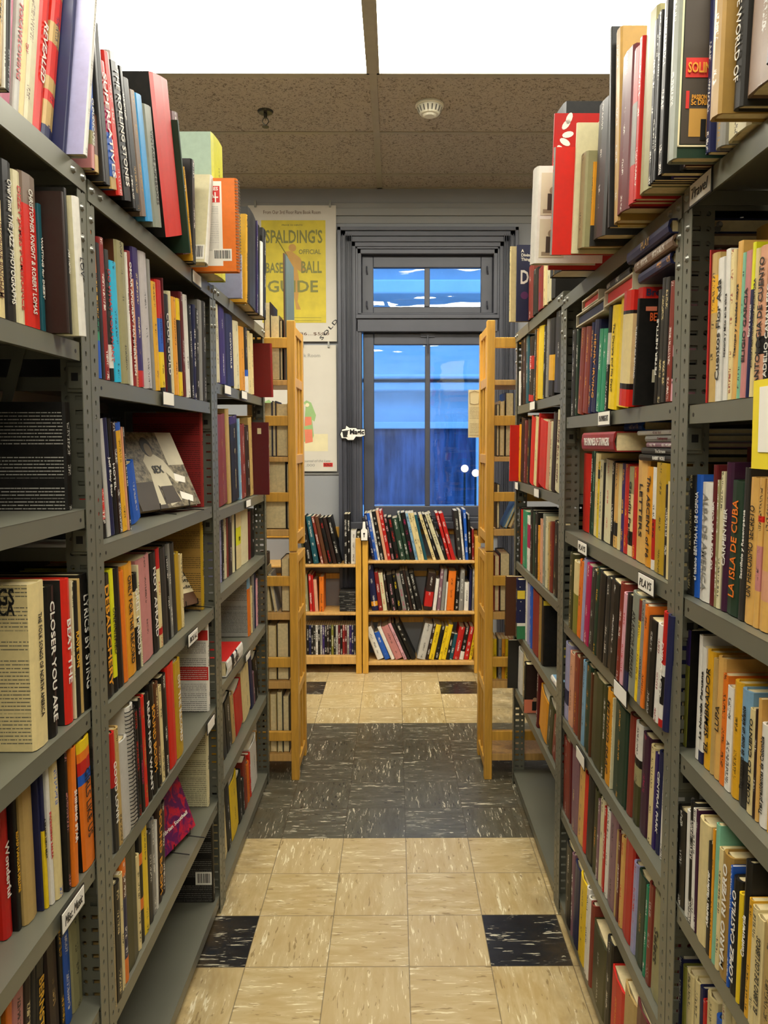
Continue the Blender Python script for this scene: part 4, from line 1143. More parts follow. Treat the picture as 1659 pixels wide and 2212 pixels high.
41 176 258 -194 0 blk - - - m -
61 154 262 -201 0 dbr - - - m -
81 176 262 -214 0 dgr - - - m -
102 338 244 -224 0 blk wht - - m MAGIC_BOOK
142 512 239 132 0 dbr wht - .5:red,.9:dbr m GLORIOUS
199 223 203 116 0 wht - - - m -
226 203 266 97 0 mav - - - m -
249 225 266 87 0 gry - - - m -
274 113 181 75 0 wht - - - m -
287 472 252 62 0 ora blk - - m COIN_MAGIC
339 226 203 62 0 blk wht - - m -
364 294 262 49 0 gry wht - - m THE_CENTURY_FILE
398 294 180 25 0 wht blk - - m -
429 158 266 19 0 nav - - - m -
448 147 266 19 0 gry - - - m -
@B13 B 0.077 the bottom shelf of the right wooden bookcase
-150 420 219 -369 0 wht - - - sm -
-102 338 186 -382 0 blu wht - - sm -
-61 229 230 -403 0 wht - - - sm -
-34 469 229 -411 0 ros blk - - m -
20 182 254 -411 0 pnk - - - m -
43 180 256 -419 0 blk - - - m -
66 316 253 -428 0 blk wht - - m -
102 522 234 219 0 lgr blk - - m -
157 166 236 215 0 dbr - - - m -
174 351 229 212 0 yel blk - - m IDIOTS_MAGIC
211 265 218 212 0 blk wht - - m THE_LAST
238 178 219 209 0 yel blk - - m -
256 288 229 207 0 yel blk - - m Magic
286 177 173 204 0 blk - - - m -
304 245 167 201 0 tea - - - m -
330 379 211 197 0 red wht - - m -
370 269 213 190 0 blk wht - .75:wht m -
399 291 213 185 0 red wht - - m -
431 181 214 179 0 yel - - - m -
@B21 B 0.694 the top shelf of the left wooden bookcase
-609 135 200 -139 0 dol - - - m -
-591 358 302 -160 0 blk wht - - m -
-550 332 302 -160 0 tea - - - m -
-503 175 303 -200 0 rbr - - - m -
-483 240 302 -200 0 brn - - - m -
-454 240 295 -214 0 blk red - - m -
-427 239 296 -222 0 dbr - - - m -
-400 260 300 -222 0 blk - - - m -
-357 202 314 -1 0 blk wht - - m -
-334 157 314 -8 0 blk wht - - m -
-315 337 211 0 0 wht blk - - m -
-278 180 194 5 0 dol - - - m -
@B22 B 0.39 the middle shelf of the left wooden bookcase
-614 316 238 -42 0 khk - - - m -
-575 180 238 -42 0 red - - - m -
-555 113 232 -49 0 red - - - m -
-542 203 203 -57 0 sal - - - m -
-517 293 221 3 0 ora blk - - m -'''
ORD = ['first', 'second', 'third', 'fourth', 'fifth', 'sixth', 'seventh', 'eighth', 'ninth', 'tenth', '11th', '12th', '13th', '14th', '15th', '16th', '17th', '18th', '19th', '20th', '21st', '22nd', '23rd', '24th', '25th', '26th', '27th', '28th', '29th', '30th']
rows = []; cur = None
for ln in BOOKS.strip().split('\n'):
    if ln[0] == '@':
        p = ln[1:].split(' ', 3); cur = (p[0], p[1], float(p[2]), p[3]); idx = 0; continue
    p = ln.split(' '); rows.append((cur, idx, p)); idx += 1
SV = []; SF = []; SA = []
used = {}
BK = {}
per = {}
for cur_, i, p in rows: per.setdefault(cur_[0], []).append((i, p))
for lst in per.values(): lst.sort(key=lambda t: int(t[1][0]))
def label_for(key, desc, pos, lst, p, w, h, name):
    cn = lambda q: CNAME.get(q[5], 'grey')
    col = cn(p); size = ('thick ' if w > .045 else 'slim ' if w < .016 else '') + col
    cands = []
    t = p[10].replace('_', ' ')
    if t and t != '-' and not t.startswith('*'): cands.append(f'{size} {name} lettered {t} on {desc}')
    a = lst[pos-1][1] if pos > 0 else None; b = lst[pos+1][1] if pos+1 < len(lst) else None
    if key[0] == 'R': a, b = b, a
    if a is not None and b is not None: cands.append(f'{size} {name} between {cn(a)} and {cn(b)} ones on {desc}')
    n_ = len(lst)-pos if key[0] == 'R' else pos+1
    cands.append(f'{size} {name}, {ORD[n_-1]} from the left on {desc}')
    for c in cands:
        if c not in used and len(c.split()) <= 16: used[c] = 1; return c
    return f'{col} {name}, {ORD[n_-1]} from left, {desc}'
for key, lst in per.items():
    for pos, (i, p) in enumerate(lst):
        cur_ = next(r[0] for r in rows if r[0][0] == key)
        _, side, z, desc = cur_
        yn, w, h, lean, dx = float(p[0])/1000, float(p[1])/10000, float(p[2])/1000, float(p[3])/1000, float(p[4])/1000
        col, ink, sd, bands, fl, title = p[5:11]
        z += .0006; w -= .0006
        d = max(.11, min(.235, h*.74*random.uniform(.95, 1.05)))
        if dx < 0: d = min(d, DEP-.012+dx)
        if side == 'B': d = min(.19, h*.72)
        m4 = wall_matrix(side, yn, w, z, lean, dx)
        soft = w < .02 and random.random() < .8
        lined = sd == 'lgr' or (key == 'L13' and sd == 'crm')
        if 'm' in fl:
            if ink == '-' and random.random() < .6: ink = 'wht' if sum(lin(col)) < .8 else 'blk'
            V, F, A = cover_geo(w, h, d, col, ink, sd, bands, lined, soft)
            k0 = len(SV); SV += [tuple(m4 @ Vector(v)) for v in V]; SF += [tuple(q+k0 for q in f) for f in F]; SA += A
            pv, pf = page_geo(w, h, d, soft); k0 = len(SV); SV += [tuple(m4 @ Vector(v)) for v in pv]; SF += [tuple(q+k0 for q in f) for f in pf]
            SA += [((.68, .59, .40), (0, 0, 0), 0., [(0, 0)]*4) for f in pf]
            continue
        name = 'spiral_notebook' if 's' in fl else 'book'
        t = title.replace('_', ' ').lstrip('*') if title != '-' else ''
        o = make_book(name, m4, w, h, d, col, ink, sd, bands, t, 'u' in fl, lined, soft)
        if 's' in fl or (key == 'L30' and pos == 0):
            c = MB(); n_ = int(h/.0085)
            for q in range(n_):
                zz = .008+q*(h-.016)/(n_-1)
                c.tube([(w*.5+(w*.55)*math.cos(a_), .004+.008*math.sin(a_)*-1., zz) for a_ in [2*math.pi*j/8 for j in range(9)]], .0011, 4)
            c.obj('spiral_binding', M_['bolt'] if col != 'wht' else M_['black'], o)
            name = 'spiral notebook'
        tag(o, label_for(key, desc, pos, lst, p, w, h, name if name != 'spiral_notebook' else 'spiral notebook'), 'notebook' if 'spiral' in name else 'book', 'books on '+desc)
        BK[(key, col, round(yn*1000))] = (o, w, h, d, side)
o = link('books', attr_mesh('books', SV, SF, SA), M_['book']); o['kind'] = 'stuff'; tag(o, 'smaller half hidden books filling the gaps along all the shelves', 'book')
def near_panel(key, col, yn=None, tol=8):
    """book record by shelf, colour (and near edge)"""
    c = [(abs(k[2]-(yn if yn is not None else k[2])), v) for k, v in BK.items() if k[0] == key and k[1] == col]
    c.sort(key=lambda t: t[0])
    return c[0][1] if c else None
def side_frame(rec, a, z):
    """matrix on the cover that faces the camera: local x to the right as seen, y up. a = distance in from the spine"""
    o, w, h, d, s = rec
    if s == 'L': return frame((-.0006, a, z), (0, -1, 0), (0, 0, 1))   # spine at right, x towards spine
    return frame((w+.0006, a, z), (0, 1, 0), (0, 0, 1))
def side_rect(rec, a0, a1, z0, z1, mat, name='cover_panel', th=.0005, parent=None):
    o, w, h, d, s = rec; x = (-.0002-th if s == 'L' else w+.0002)
    return MB().box(x, x+th, a0, a1, z0, z1).obj(name, mat, parent or o)
def side_text(rec, s, a, z, bw, bh, mat, name='cover_title', **kw):
    m = side_frame(rec, a, z); o = rec[0]
    if rec[4] == 'L': m.translation.x -= .0008
    else: m.translation.x += .0008
    return text_mesh(name, s, bw, bh, mat, o, m, **kw)
def lined_rect(rec, a0, a1, z0, z1, cov, ink, name='printed_text'):
    o, w, h, d, s = rec; x = (-.0009 if s == 'L' else w+.0009)
    V = [(x, a0, z0), (x, a1, z0), (x, a1, z1), (x, a0, z1)]
    F = [(0, 3, 2, 1)] if s == 'L' else [(0, 1, 2, 3)]
    uv = {0: (a0+.01, z0), 1: (a1+.01, z0), 2: (a1+.01, z1), 3: (a0+.01, z1)}
    return link(name, attr_mesh(name, V, F, [(srgb(CLR[cov]), srgb(CLR[ink]), .5, [uv[q] for q in F[0]])]), M_['book'], o)
def barcode(rec, a0, a1, z0, z1):
    p = side_rect(rec, a0, a1, z0, z1, M_['paper'], 'barcode_label', .0008)
    b = MB(); x = -.0018 if rec[4] == 'L' else rec[1]+.0011; a = a0+.004
    rr = random.Random(3)
    while a < a1-.006:
        t = rr.choice([.0010, .0016, .0026]); b.box(x, x+.0005, a, a+t, z0+.006, z1-.004); a += t+rr.choice([.0014, .0022])
    b.obj('bars', M_['black'], p)
# ---- books and covers that stand out
def slab(side, y, w, h, d, z, dx, col, side_col, label, ink='blk', lined=True, title='', name='book', lean=0):
    m4 = wall_matrix(side, y, w, z+.0006, lean, dx)
    o = make_book(name, m4, w, h, d, col, ink, side_col, '-', title, False, lined, False)
    tag(o, label, 'book'); return (o, w, h, d, side)
# last books of the left middle bay, back covers to the camera
slab('L', -.484, .022, .275, .20, 1.267, -.02, 'dre', 'dre', 'large dark red book standing behind the tilted photograph book', 'blk')
slab('L', -.484, .022, .285, .19, .962, -.025, 'mus', 'gol', 'ochre back cover full of small print at the fourth shelf end', 'blk')
r = slab('L', -.492, .024, .262, .125, .657, -.012, 'wht', 'wht', 'white back cover with two red bands leaning at the shelf end', 'dgr')
side_rect(r, 0.0, .09, .215, .245, M_['c_red'], 'red_band'); side_rect(r, 0., .118, .095, .135, M_['c_red'], 'red_band'); lined_rect(r, .004, .11, .1, .13, 'red', 'wht')
slab('L', -.484, .022, .27, .16, .36, -.02, 'ivy', 'ivy', 'ivory back cover of small print behind the purple tilted book', 'blk')
r = slab('L', -.482, .022, .25, .16, .06, -.01, 'blk', 'blk', 'black book with barcode at the end of the lowest left shelf', 'gry')
barcode(r, .006, .055, .055, .095)
r = slab('L', -1.395, .024, .185, .20, 1.34, -.02, 'blk', 'blk', 'black back cover of white quotations on the third left shelf', 'lgr')
r = slab('L', -1.392, .02, .17, .20, 1.34+.0, -.235, 'blk', 'blk', 'black book partly hidden behind the black quotation cover', 'gry') if False else None
# files standing behind the right near bay's front row
o = make_book('box_file', wall_matrix('R', -1.45, .05, 1.5206, 0, -.10), .05, .29, .2, 'gol', '-', 'amb', '-', '', False, False, False); tag(o, 'tall amber box standing behind the white Spanish books', 'box')
o = make_book('book', wall_matrix('R', -1.44, .05, 1.1856, 0, -.10), .05, .262, .2, 'mar', '-', 'mar', '-', '', False, False, False); tag(o, 'dark maroon book behind the blue and white Spanish books', 'book')
# ---- tilted display books on wire stands
def display_book(a, b, up, col, label, th=.012):
    a, b, up = Vector(a), Vector(b), Vector(up); ex = (b-a); W0 = ex.length; H0 = up.length
    m = frame(a, ex, up)      # local x along bottom edge, y up the cover, z towards the reader
    e = empty('display_book'); e.matrix_world = m; tag(e, label, 'book')
    MB().box(0, W0, 0, H0, -.0025, 0).box(0, W0, 0, H0, -th-.0025, -th).box(0, .003, 0, H0, -th, 0).obj('cover', M_['c_'+col], e)
    MB().box(.003, W0-.003, .003, H0-.003, -th, -.0025).obj('page_block', M_['pages'], e)
    return e, W0, H0
def wire_stand(e, W0, label):
    m = e.matrix_world; mi = lambda x, y, z: m @ Vector((x, y, z))
    b = MB()
    z0 = min(mi(0, 0, 0).z, mi(W0, 0, 0).z)-.012
    for x in (W0*.25, W0*.75):
        p0 = mi(x, .14, -.02); p1 = mi(x, .0, -.02); p2 = mi(x, -.004, .006); p3 = mi(x, .012, .012)
        q = Vector((p2.x+.04, p2.y, z0)); k = Vector((p0.x-.06, p0.y, z0))
        b.tube([p3, p2, p1, p0, k], .0016); b.tube([p1, q], .0016)
    b.tube([mi(W0*.25, .0, -.02), mi(W0*.75, .0, -.02)], .0016)
    o = b.obj('wire_book_stand', M_['black']); tag(o, label, 'book stand')
e, w0, h0 = display_book((-.672, -.80, 1.283), (-.592, -.545, 1.283), (-.085, .05, .2), 'sepia', 'black and white photograph book tilted on a stand, shirt reads SEX')
n = N('monochrome_photo', .35); f = n.noise(n.coord(), 60., 5, .7); n.base(n.mix(step(f, .35, .68, n), srgb('241f18'), srgb('a09478')))
MB().box(0, w0, 0, h0, 0, .0006).obj('photo_print', n.m, e); MB().box(0, w0*.42, 0, h0*.35, 0, .0010).obj('dark_corner', M_['c_dsep'], e); MB().box(w0*.72, w0, h0*.55, h0, 0, .0010).obj('curtain', M_['c_beige'], e)
b = MB(); b.add([(w0*x, h0*y, .0012) for x, y in ((.30, .05), (.36, .45), (.33, .62), (.40, .70), (.55, .70), (.66, .62), (.80, .34), (.74, .30), (.62, .46), (.64, .26), (.70, .08), (.48, .02), (.46, .25), (.40, .30), (.40, .05))], [tuple(range(15))]); b.obj('figure', M_['c_beige'], e)
b = MB(); b.add([(w0*(.47+.085*math.cos(t)), h0*(.80+.13*math.sin(t)), .0016) for t in [2*math.pi*k/16 for k in range(16)]], [tuple(range(16))]); b.obj('hair', M_['black'], e)
b = MB(); b.add([(w0*(.48+.055*math.cos(t)), h0*(.76+.09*math.sin(t)), .002) for t in [2*math.pi*k/16 for k in range(16)]], [tuple(range(16))]); b.obj('face', M_['c_sepia'], e)
b = MB(); b.add([(w0*x, h0*y, .0014) for x, y in ((.42, .05), (.44, .28), (.64, .28), (.68, .06))], [(0, 3, 2, 1)]); b.obj('skirt', M_['c_dsep'], e)
b = MB(); b.add([(w0*x, h0*y, .0014) for x, y in ((.70, .10), (.72, .2), (.92, .12), (.88, .04))], [(0, 3, 2, 1)]); b.add([(w0*x, h0*y, .0014) for x, y in ((.72, .34), (.75, .44), (.92, .38), (.88, .30))], [(0, 3, 2, 1)]); b.obj('papers', M_['paper'], e)
text_mesh('shirt_lettering', 'SEX', w0*.17, h0*.10, M_['black'], e, Matrix.Translation((w0*.50, h0*.50, .003)))
wire_stand(e, w0, 'black wire stand holding the photograph book')
e, w0, h0 = display_book((-.655, -.565, .985), (-.612, -.475, .985), (-.07, .02, .15), 'brown', 'yellow and black cover tilted beside the ochre back cover')
MB().box(0, w0, h0*.22, h0, 0, .0008).obj('yellow_panel', M_['c_cream'], e)
for k in range(6): text_mesh('cover_lettering', ['IN', 'A LITTLE', 'MAD', 'WILD', 'Dusty', 'Sunday'][k], w0*.75, h0*.08, M_['black'], e, Matrix.Translation((w0*.5, h0*(.92-.12*k), .0014)))
wire_stand(e, w0, 'black wire stand holding the yellow and black cover')
e, w0, h0 = display_book((-.640, -.80, .378), (-.603, -.627, .378), (-.075, .02, .21), 'mag', 'purple and red LABELS book tilted on a stand, fifth left shelf') if 'c_mag' in M_ else display_book((-.640, -.80, .378), (-.603, -.627, .378), (-.075, .02, .21), 'purple', 'purple and red book lettered LABELS tilted on a wire stand')
n = N('purple_red_print', .5); f = n.noise(n.coord(), 30., 3, .6, 1.); n.base(n.mix(step(f, .45, .58, n), srgb('5a1050'), srgb('c01830')))
MB().box(0, w0, 0, h0, 0, .0008).obj('printed_face', n.m, e)
text_mesh('cover_title', 'Labels', w0*.8, h0*.13, M_['c_amber'], e, Matrix.Translation((w0*.5, h0*.9, .0016))); text_mesh('cover_text', 'Brian Southall', w0*.7, h0*.045, M_['white'], e, Matrix.Translation((w0*.55, h0*.22, .0016)))
wire_stand(e, w0, 'black wire stand holding the purple LABELS book')
# ---- lying books
def flat_book(side, y0, y1, z, th, d, dx, col, label, title='', ink='wht', sd='-', name='book', cat='book', bands='-'):
    if side == 'R': m = frame((XR-dx, y0, z), (0, 0, 1), (1, 0, 0))
    else: m = frame((XL+dx, y1, z), (0, 0, 1), (-1, 0, 0))
    o = make_book(name, m, th, y1-y0, d, col, ink, sd, bands, title, False, False, False); tag(o, label, cat); return (o, th, y1-y0, d, side)
def slipcase(y0, y1, z, th, d, dx, inner, label, tilt=0):
    e = empty('slipcased_book', (XR-dx, (y0+y1)/2, z)); e.rotation_euler = (tilt, 0, 0); L_ = (y1-y0)/2; t = .0035
    b = MB(); b.box(0, d, -L_, L_, 0, t); b.box(0, d, -L_, L_, th-t, th); b.box(0, d, -L_, -L_+t, t, th-t); b.box(0, d, L_-t, L_, t, th-t); b.box(d-t, d, -L_, L_, t, th-t)
    b.obj('slipcase', M_['c_beige'], e)
    c = MB(); c.box(.006, d-.01, -L_+t+.002, L_-t-.002, t+.001, th-t-.001); c.obj('inner_book', M_['c_'+inner], e, bevel=.003); tag(e, label, 'book')
slipcase(-.852, -.574, 1.772, .034, .2, .0, 'navy', 'navy book in an ivory slipcase lying on the maroon set')
slipcase(-.80, -.635, 1.808, .026, .15, .0, 'red', 'small red book in an ivory slipcase on top of the navy one')
slipcase(-1.071, -.856, 1.779, .036, .2, .0, 'red', 'long red book in an ivory slipcase above the Disciple book')
flat_book('R', -1.045, -.87, 1.8155, .018, .15, .0, 'dgr', 'grey book lying on the long red slipcase')
flat_book('R', -1.30, -1.12, 1.779, .022, .2, .005, 'nav', 'navy bound book lying above the dark grey volumes', ink='amb')
flat_book('R', -1.33, -1.115, 1.802, .022, .2, .012, 'lbr', 'tan leather book lying second from the top of the pile')
flat_book('R', -1.33, -1.09, 1.825, .026, .2, .02, 'nav', 'thick dark blue book on top of the pile under the top shelf', 'PLAY', 'gol')
r = flat_book('R', -.99, -.70, 1.434, .046, .15, .012, 'dre', 'thick red book THE KINDNESS OF STRANGERS lying across ivory books', 'THE KINDNESS OF STRANGERS', 'wht')
flat_book('R', -.70, -.50, 1.452, .022, .14, -.06, 'gry', 'grey book lying beside the thick red lying book')
for y0, y1, z, th, c, t, k, lab in ((-1.32, -1.072, 1.417, .0135, 'blk', 'RABBIT HOLE', 'wht', 'black book lying at the bottom of the small pile by the post'), (-1.32, -1.088, 1.431, .0135, 'dgr', 'The Screens', 'lgr', 'charcoal book The Screens lying in the pile by the post'), (-1.32, -1.118, 1.445, .010, 'mav', '', 'wht', 'mauve book lying mid pile by the post'), (-1.32, -1.11, 1.4555, .014, 'gry', 'Contemporary', 'mar', 'grey book lying second from the top by the post'), (-1.32, -1.058, 1.470, .010, 'lgr', '', 'mar', 'pale book on top of the pile by the post')):
    flat_book('R', y0, y1, z, th, .15, -.02, c, lab, t, k)
flat_book('R', -.995, -.862, 1.481, .022, .12, -.05, 'blu', 'blue book lying on top of the thick red lying book'); 
r = flat_book('L', -.285, -.04, .6962, .052, .16, .0, 'wht', 'thick white and black patterned book lying on the fifth left shelf', 'ELVIS'[:3]+'IRA', 'blk', 'red', bands='0.25:blk,.4:wht,.55:blk,.62:wht')
flat_book('R', -.40, -.27, .6756, .022, .17, -.005, 'wht', 'white and blue book lying flat on the fifth right shelf', '', 'blu', 'lbl')
# ---- covers turned to the camera
r = near_panel('L30', 'ora')
if r:
    side_rect(r, .042, .085, r[2]*.06, r[2]*.965, M_['paper'], 'price_sheet'); side_rect(r, .047, .085, r[2]*.74, r[2]*.915, M_['c_red'], 'red_title_block', .0009)
    [side_text(r, t_, .064, r[2]*q_, .026, g_, M_['white']).location.__setattr__('x', -.0016) for t_, q_, g_ in (('PLES', .885, .009), ('AL', .82, .014), ('ST', .77, .014))]
    lined_rect(r, .052, .083, r[2]*.22, r[2]*.7, 'wht', 'lgr'); barcode(r, .018, .07, .028, .06)
r = near_panel('L20', 'wht')
if r: barcode(r, .008, .075, .008, .05)
r = near_panel('R10', 'ggr')
if r:
    o, w, h, d, s = r
    for a0, a1, z0, z1 in ((.006, .16, .016, .0185), (.006, .16, h-.0185, h-.016), (.006, .0085, .016, h-.016)): side_rect(r, a0, a1, z0, z1, M_['c_cream'], 'cover_rule', .0010)
    side_rect(r, .010, .16, .020, h-.020, M_['c_dsep'], 'cover_picture', .0006)
    side_rect(r, .014, .075, h*.455, h*.565, M_['c_red'], 'picture_sign', .0012); t = side_text(r, 'SOLINSKI', .043, h*.51, .052, h*.06, M_['c_amber'])
    if t: t.location.x += .0010
    side_text(r, 'PASSION FRUIT', .045, h*.345, .040, .007, M_['c_amber']); side_text(r, '5c DRINK', .042, h*.315, .036, .008, M_['c_amber'])
    side_rect(r, .016, .021, h*.28, h*.38, M_['c_red'], 'picture_pole', .0012); side_rect(r, .022, .09, h*.12, h*.28, M_['c_gold'], 'picture_counter', .0010); side_rect(r, .040, .048, h*.10, h*.22, M_['black'], 'picture_figure', .0014)
r = near_panel('R20', 'wht')
if r:
    o, w, h, d, s = r
    for z0, z1 in ((h*.50, h*.93), (h*.06, h*.46)):
        side_rect(r, .012, .072, z0, z1, M_['c_beige'], 'portrait_photo', .0008)
        side_rect(r, .028, .054, z0+h*.05, z0+h*.22, M_['c_dsep'], 'portrait_figure', .0012); side_rect(r, .018, .066, z0+.004, z0+h*.06, M_['c_sepia'], 'portrait_floor', .0010)
        b = MB(); x = -.0014 if s == 'L' else w+.0006; b.cyl((x, .041, z0+h*.25), .009, 'x', .0012, 14); b.obj('portrait_head', M_['c_sepia'], o)
r = near_panel('R20', 'red', -776)
if r:
    o, w, h, d, s = r; b = MB()
    def leaf(a, z, t, l=.028, q=.007):
        pts = [(l*(.5-.5*math.cos(k*math.pi/6)), q*math.sin(k*math.pi/6)) for k in range(7)] + [(l*(.5-.5*math.cos(k*math.pi/6)), -q*math.sin(k*math.pi/6)) for k in range(5, 0, -1)]
        b.add([(w+.001, a+px*math.cos(t)-py*math.sin(t), z+px*math.sin(t)+py*math.cos(t)) for px, py in pts], [tuple(range(12))])
    for a, z, t in ((.02, h*.90, .9), (.02, h*.86, .2), (.015, h*.84, -.5), (.03, h*.93, 1.2), (.01, h*.80, -.9), (.09, h*.90, .3), (.105, h*.93, .5), (.12, h*.95, .1), (.07, h*.80, 1.6), (.085, h*.76, 1.3), (.065, h*.72, 1.9), (.02, h*.68, .4), (.035, h*.70, .6), (.03, h*.65, .2), (.05, h*.70, .3), (.14, h*.92, -.2), (.13, h*.98, .8)): leaf(a, z, t)
    b.obj('leaf_pattern', M_['paper'], o)
cand = [v for k, v in BK.items() if k[0] == 'R21' and k[1] == 'blk' and 'spine_title' in [c_.name.split('.')[0] for c_ in v[0].children] and -1250 < k[2] < -1060]
cand = [v for k, v in BK.items() if v[0].get('label', '').find('THEORY') >= 0]
if cand:
    r = cand[0]; h = r[2]
    for s_, a_, z_, w_, g_, m_ in (('THE', .052, .90, .022, .012, 'c_red'), ('BEYOND', .049, .83, .052, .021, 'c_orange'), ('JOHN', .056, .66, .026, .011, 'c_grey')): side_text(r, s_, a_, h*z_, w_, g_, M_[m_])
    side_rect(r, .014, .036, h*.885, h*.925, M_['c_palered'], 'price_sticker', .001); side_rect(r, .034, .050, h*.22, h*.34, M_['c_beige'], 'portrait_photo', .0008)
cand = [v for k, v in BK.items() if k[0] == 'R21' and k[1] == 'red']
if cand: side_text(cand[0], 'Brecht', .035, cand[0][2]*.955, .055, .014, M_['c_navy'])
r = near_panel('R30', 'nav')
if r: side_text(r, 'A\nDivine\nThing', .035, r[2]*.86, .04, .045, M_['white'], maxstretch=1.2); side_text(r, 'D', .03, r[2]*.58, .03, .05, M_['white']); b = MB(); b.cyl((r[1]+.0004, .03, r[2]*.34), .014, 'x', .0008, 18); b.obj('ornament', M_['c_purple'], r[0])
cand = [v for k, v in BK.items() if k[0] == 'L13' and k[1] == 'crm']
if cand:
    r = cand[0]; h = r[2]; side_text(r, 'THE FOLK SONGS', .11, h*.93, .17, .028, M_['black']); side_text(r, 'OF NORTH AMERICA', .11, h*.86, .17, .026, M_['black'])
cand = [v for k, v in BK.items() if k[0] == 'R33' and k[1] == 'wht']
# santa-like plain picture book cover, generic: blue with white dots over green
r = near_panel('R34', 'nav')
if r:
    b = MB(); rr = random.Random(5)
    for k in range(22): b.cyl((r[1]+.0004, rr.uniform(.01, r[3]-.02), rr.uniform(r[2]*.35, r[2]*.96)), .0022, 'x', .0006, 6)
    b.obj('white_dots', M_['white'], r[0]); side_rect(r, 0., r[3]*.98, 0., r[2]*.22, M_['c_green'], 'green_band'); side_rect(r, 0., r[3]*.9, r[2]*.22, r[2]*.27, M_['paper'], 'white_band')
    side_rect(r, .0, .03, r[2]*.68, r[2]*.82, M_['c_yellow'], 'yellow_figure', .001)
cand = [v for k, v in BK.items() if k[0] == 'R34' and k[1] == 'blk']
if cand: r = cand[0]; h = r[2]; side_text(r, 'SECRETS', .09, h*.90, .10, .022, M_['c_grey']); side_text(r, 'OF', .07, h*.78, .04, .022, M_['c_grey']); side_rect(r, .06, .09, h*.08, h*.28, M_['c_yellow'], 'yellow_bottle'); side_rect(r, .067, .083, h*.28, h*.36, M_['c_cream'], 'bottle_top'); side_rect(r, 0, .12, h*.93, h, M_['c_yellow'], 'top_strip')
cand = [v for k, v in BK.items() if k[0] == 'R35' and k[1] == 'blk']
if cand:
    r = cand[0]; h = r[2]; side_rect(r, 0, .10, 0, h*.28, M_['c_palered'], 'floor_panel'); side_rect(r, .03, .055, .01, h*.24, M_['black'], 'dancer_suit', .001); b = MB(); b.cyl((r[1]+.0004, .04, h*.28), .008, 'x', .001, 12); b.obj('dancer_head', M_['c_skin'], r[0])
r = near_panel('L32', 'mar')
if r: s_ = side_rect(r, .03, .045, r[2]*.84, r[2]*.92, M_['c_cream'], 'price_sticker', .001)
# ---- yellow framed card hanging at the right edge
e = empty('hanging_card', (XR-.008, -1.72, 1.54), -math.pi/2); tag(e, 'yellow framed white card hanging from the right near shelf', 'card')
MB().box(-.075, .075, 0, .0015, -.121, 0).obj('yellow_backing', M_['yellow_card'], e); MB().box(-.055, .075, -.0012, -.0002, -.098, -.01).obj('white_sheet', M_['paper'], e)

# ------------------------------------------------------------------ wooden bookcases
def slat_side(e, x0, x1, y0, y1, z0, z1, mid, stile=.05):
    b = MB(); b.box(x0, x1, y0, y0+stile*.75, z0, z1); b.box(x0, x1, y1-stile*.9, y1, z0, z1-.02)
    zz = [z0+.02] + mid + [z1-.05]
    b.box(x0+.002, x1-.002, y0+.03, y1-.04, z1-.055, z1-.02); b.box(x0+.002, x1-.002, y0+.03, y1-.04, z0+.035, z0+.075)
    for m in mid: b.box(x0+.002, x1-.002, y0+.03, y1-.04, m-.02, m+.02)
    for q in (.36, .64): y = y0+(y1-y0)*q; b.box(x0+.006, x1-.006, y-.009, y+.009, z0+.06, z1-.05)
    b.obj('side_panel', M_['wood'], e, bevel=.0025)
def ladder_case(label, xo, sgn, x_far, hidden):
    # xo = aisle-side outer face; case runs away from the aisle in direction sgn
    e = empty('wooden_bookcase', (xo, .48, 0)); tag(e, label, 'bookcase', 'tall slatted wooden bookcases at the end of the aisle')
    xs = sorted((0, sgn*.033)); L_ = abs(x_far-xo)
    for z0, z1, mid in ((0.0, .992, [.38, .70]), (.996, 1.962, [1.385, 1.71])):
        slat_side(e, xs[0], xs[1], 0, .30, z0, z1, mid)
        slat_side(e, *sorted((sgn*(L_-.033), sgn*L_)), 0, .30, z0, z1, mid)
    a, c = sorted((sgn*.033, sgn*(L_-.033)))
    for z0, z1 in ((1.849, 1.892), (1.526, 1.568), (1.207, 1.246), (.847, .889), (.495, .537), (.172, .213)): MB().box(a, c, .004, .022, z0, z1).obj('back_rail', M_['wood'], e, bevel=.002)
    for z1, z0 in ((1.717, 1.695), (1.396, 1.375), (1.088, 1.060), (.731, .700), (.432, .400), (.111, .080)): MB().box(a, c, .01, .29, z0, z1).obj('shelf', M_['wood_pale'], e, bevel=.002)
    return e
ladder_case('tall slatted wooden bookcase closing the left shelving row', -.453, -1, -1.25, 0)
ladder_case('tall slatted wooden bookcase closing the right shelving row', .347, 1, 1.15, 0)
def rev_book(x, w, h, d, z, yf, col, label, lean=0, grp=None, name='book'):
    # fore-edge towards the aisle entrance
    m = Matrix.Translation((x+w, yf+d, z+.0006)) @ Euler((0, lean, math.pi)).to_matrix().to_4x4()
    o = make_book(name, m, w, h, d, col, '-', '-', '-', '', False, False, False); tag(o, label, 'book', grp)
g = 'books with page edges showing in the left wooden bookcase'
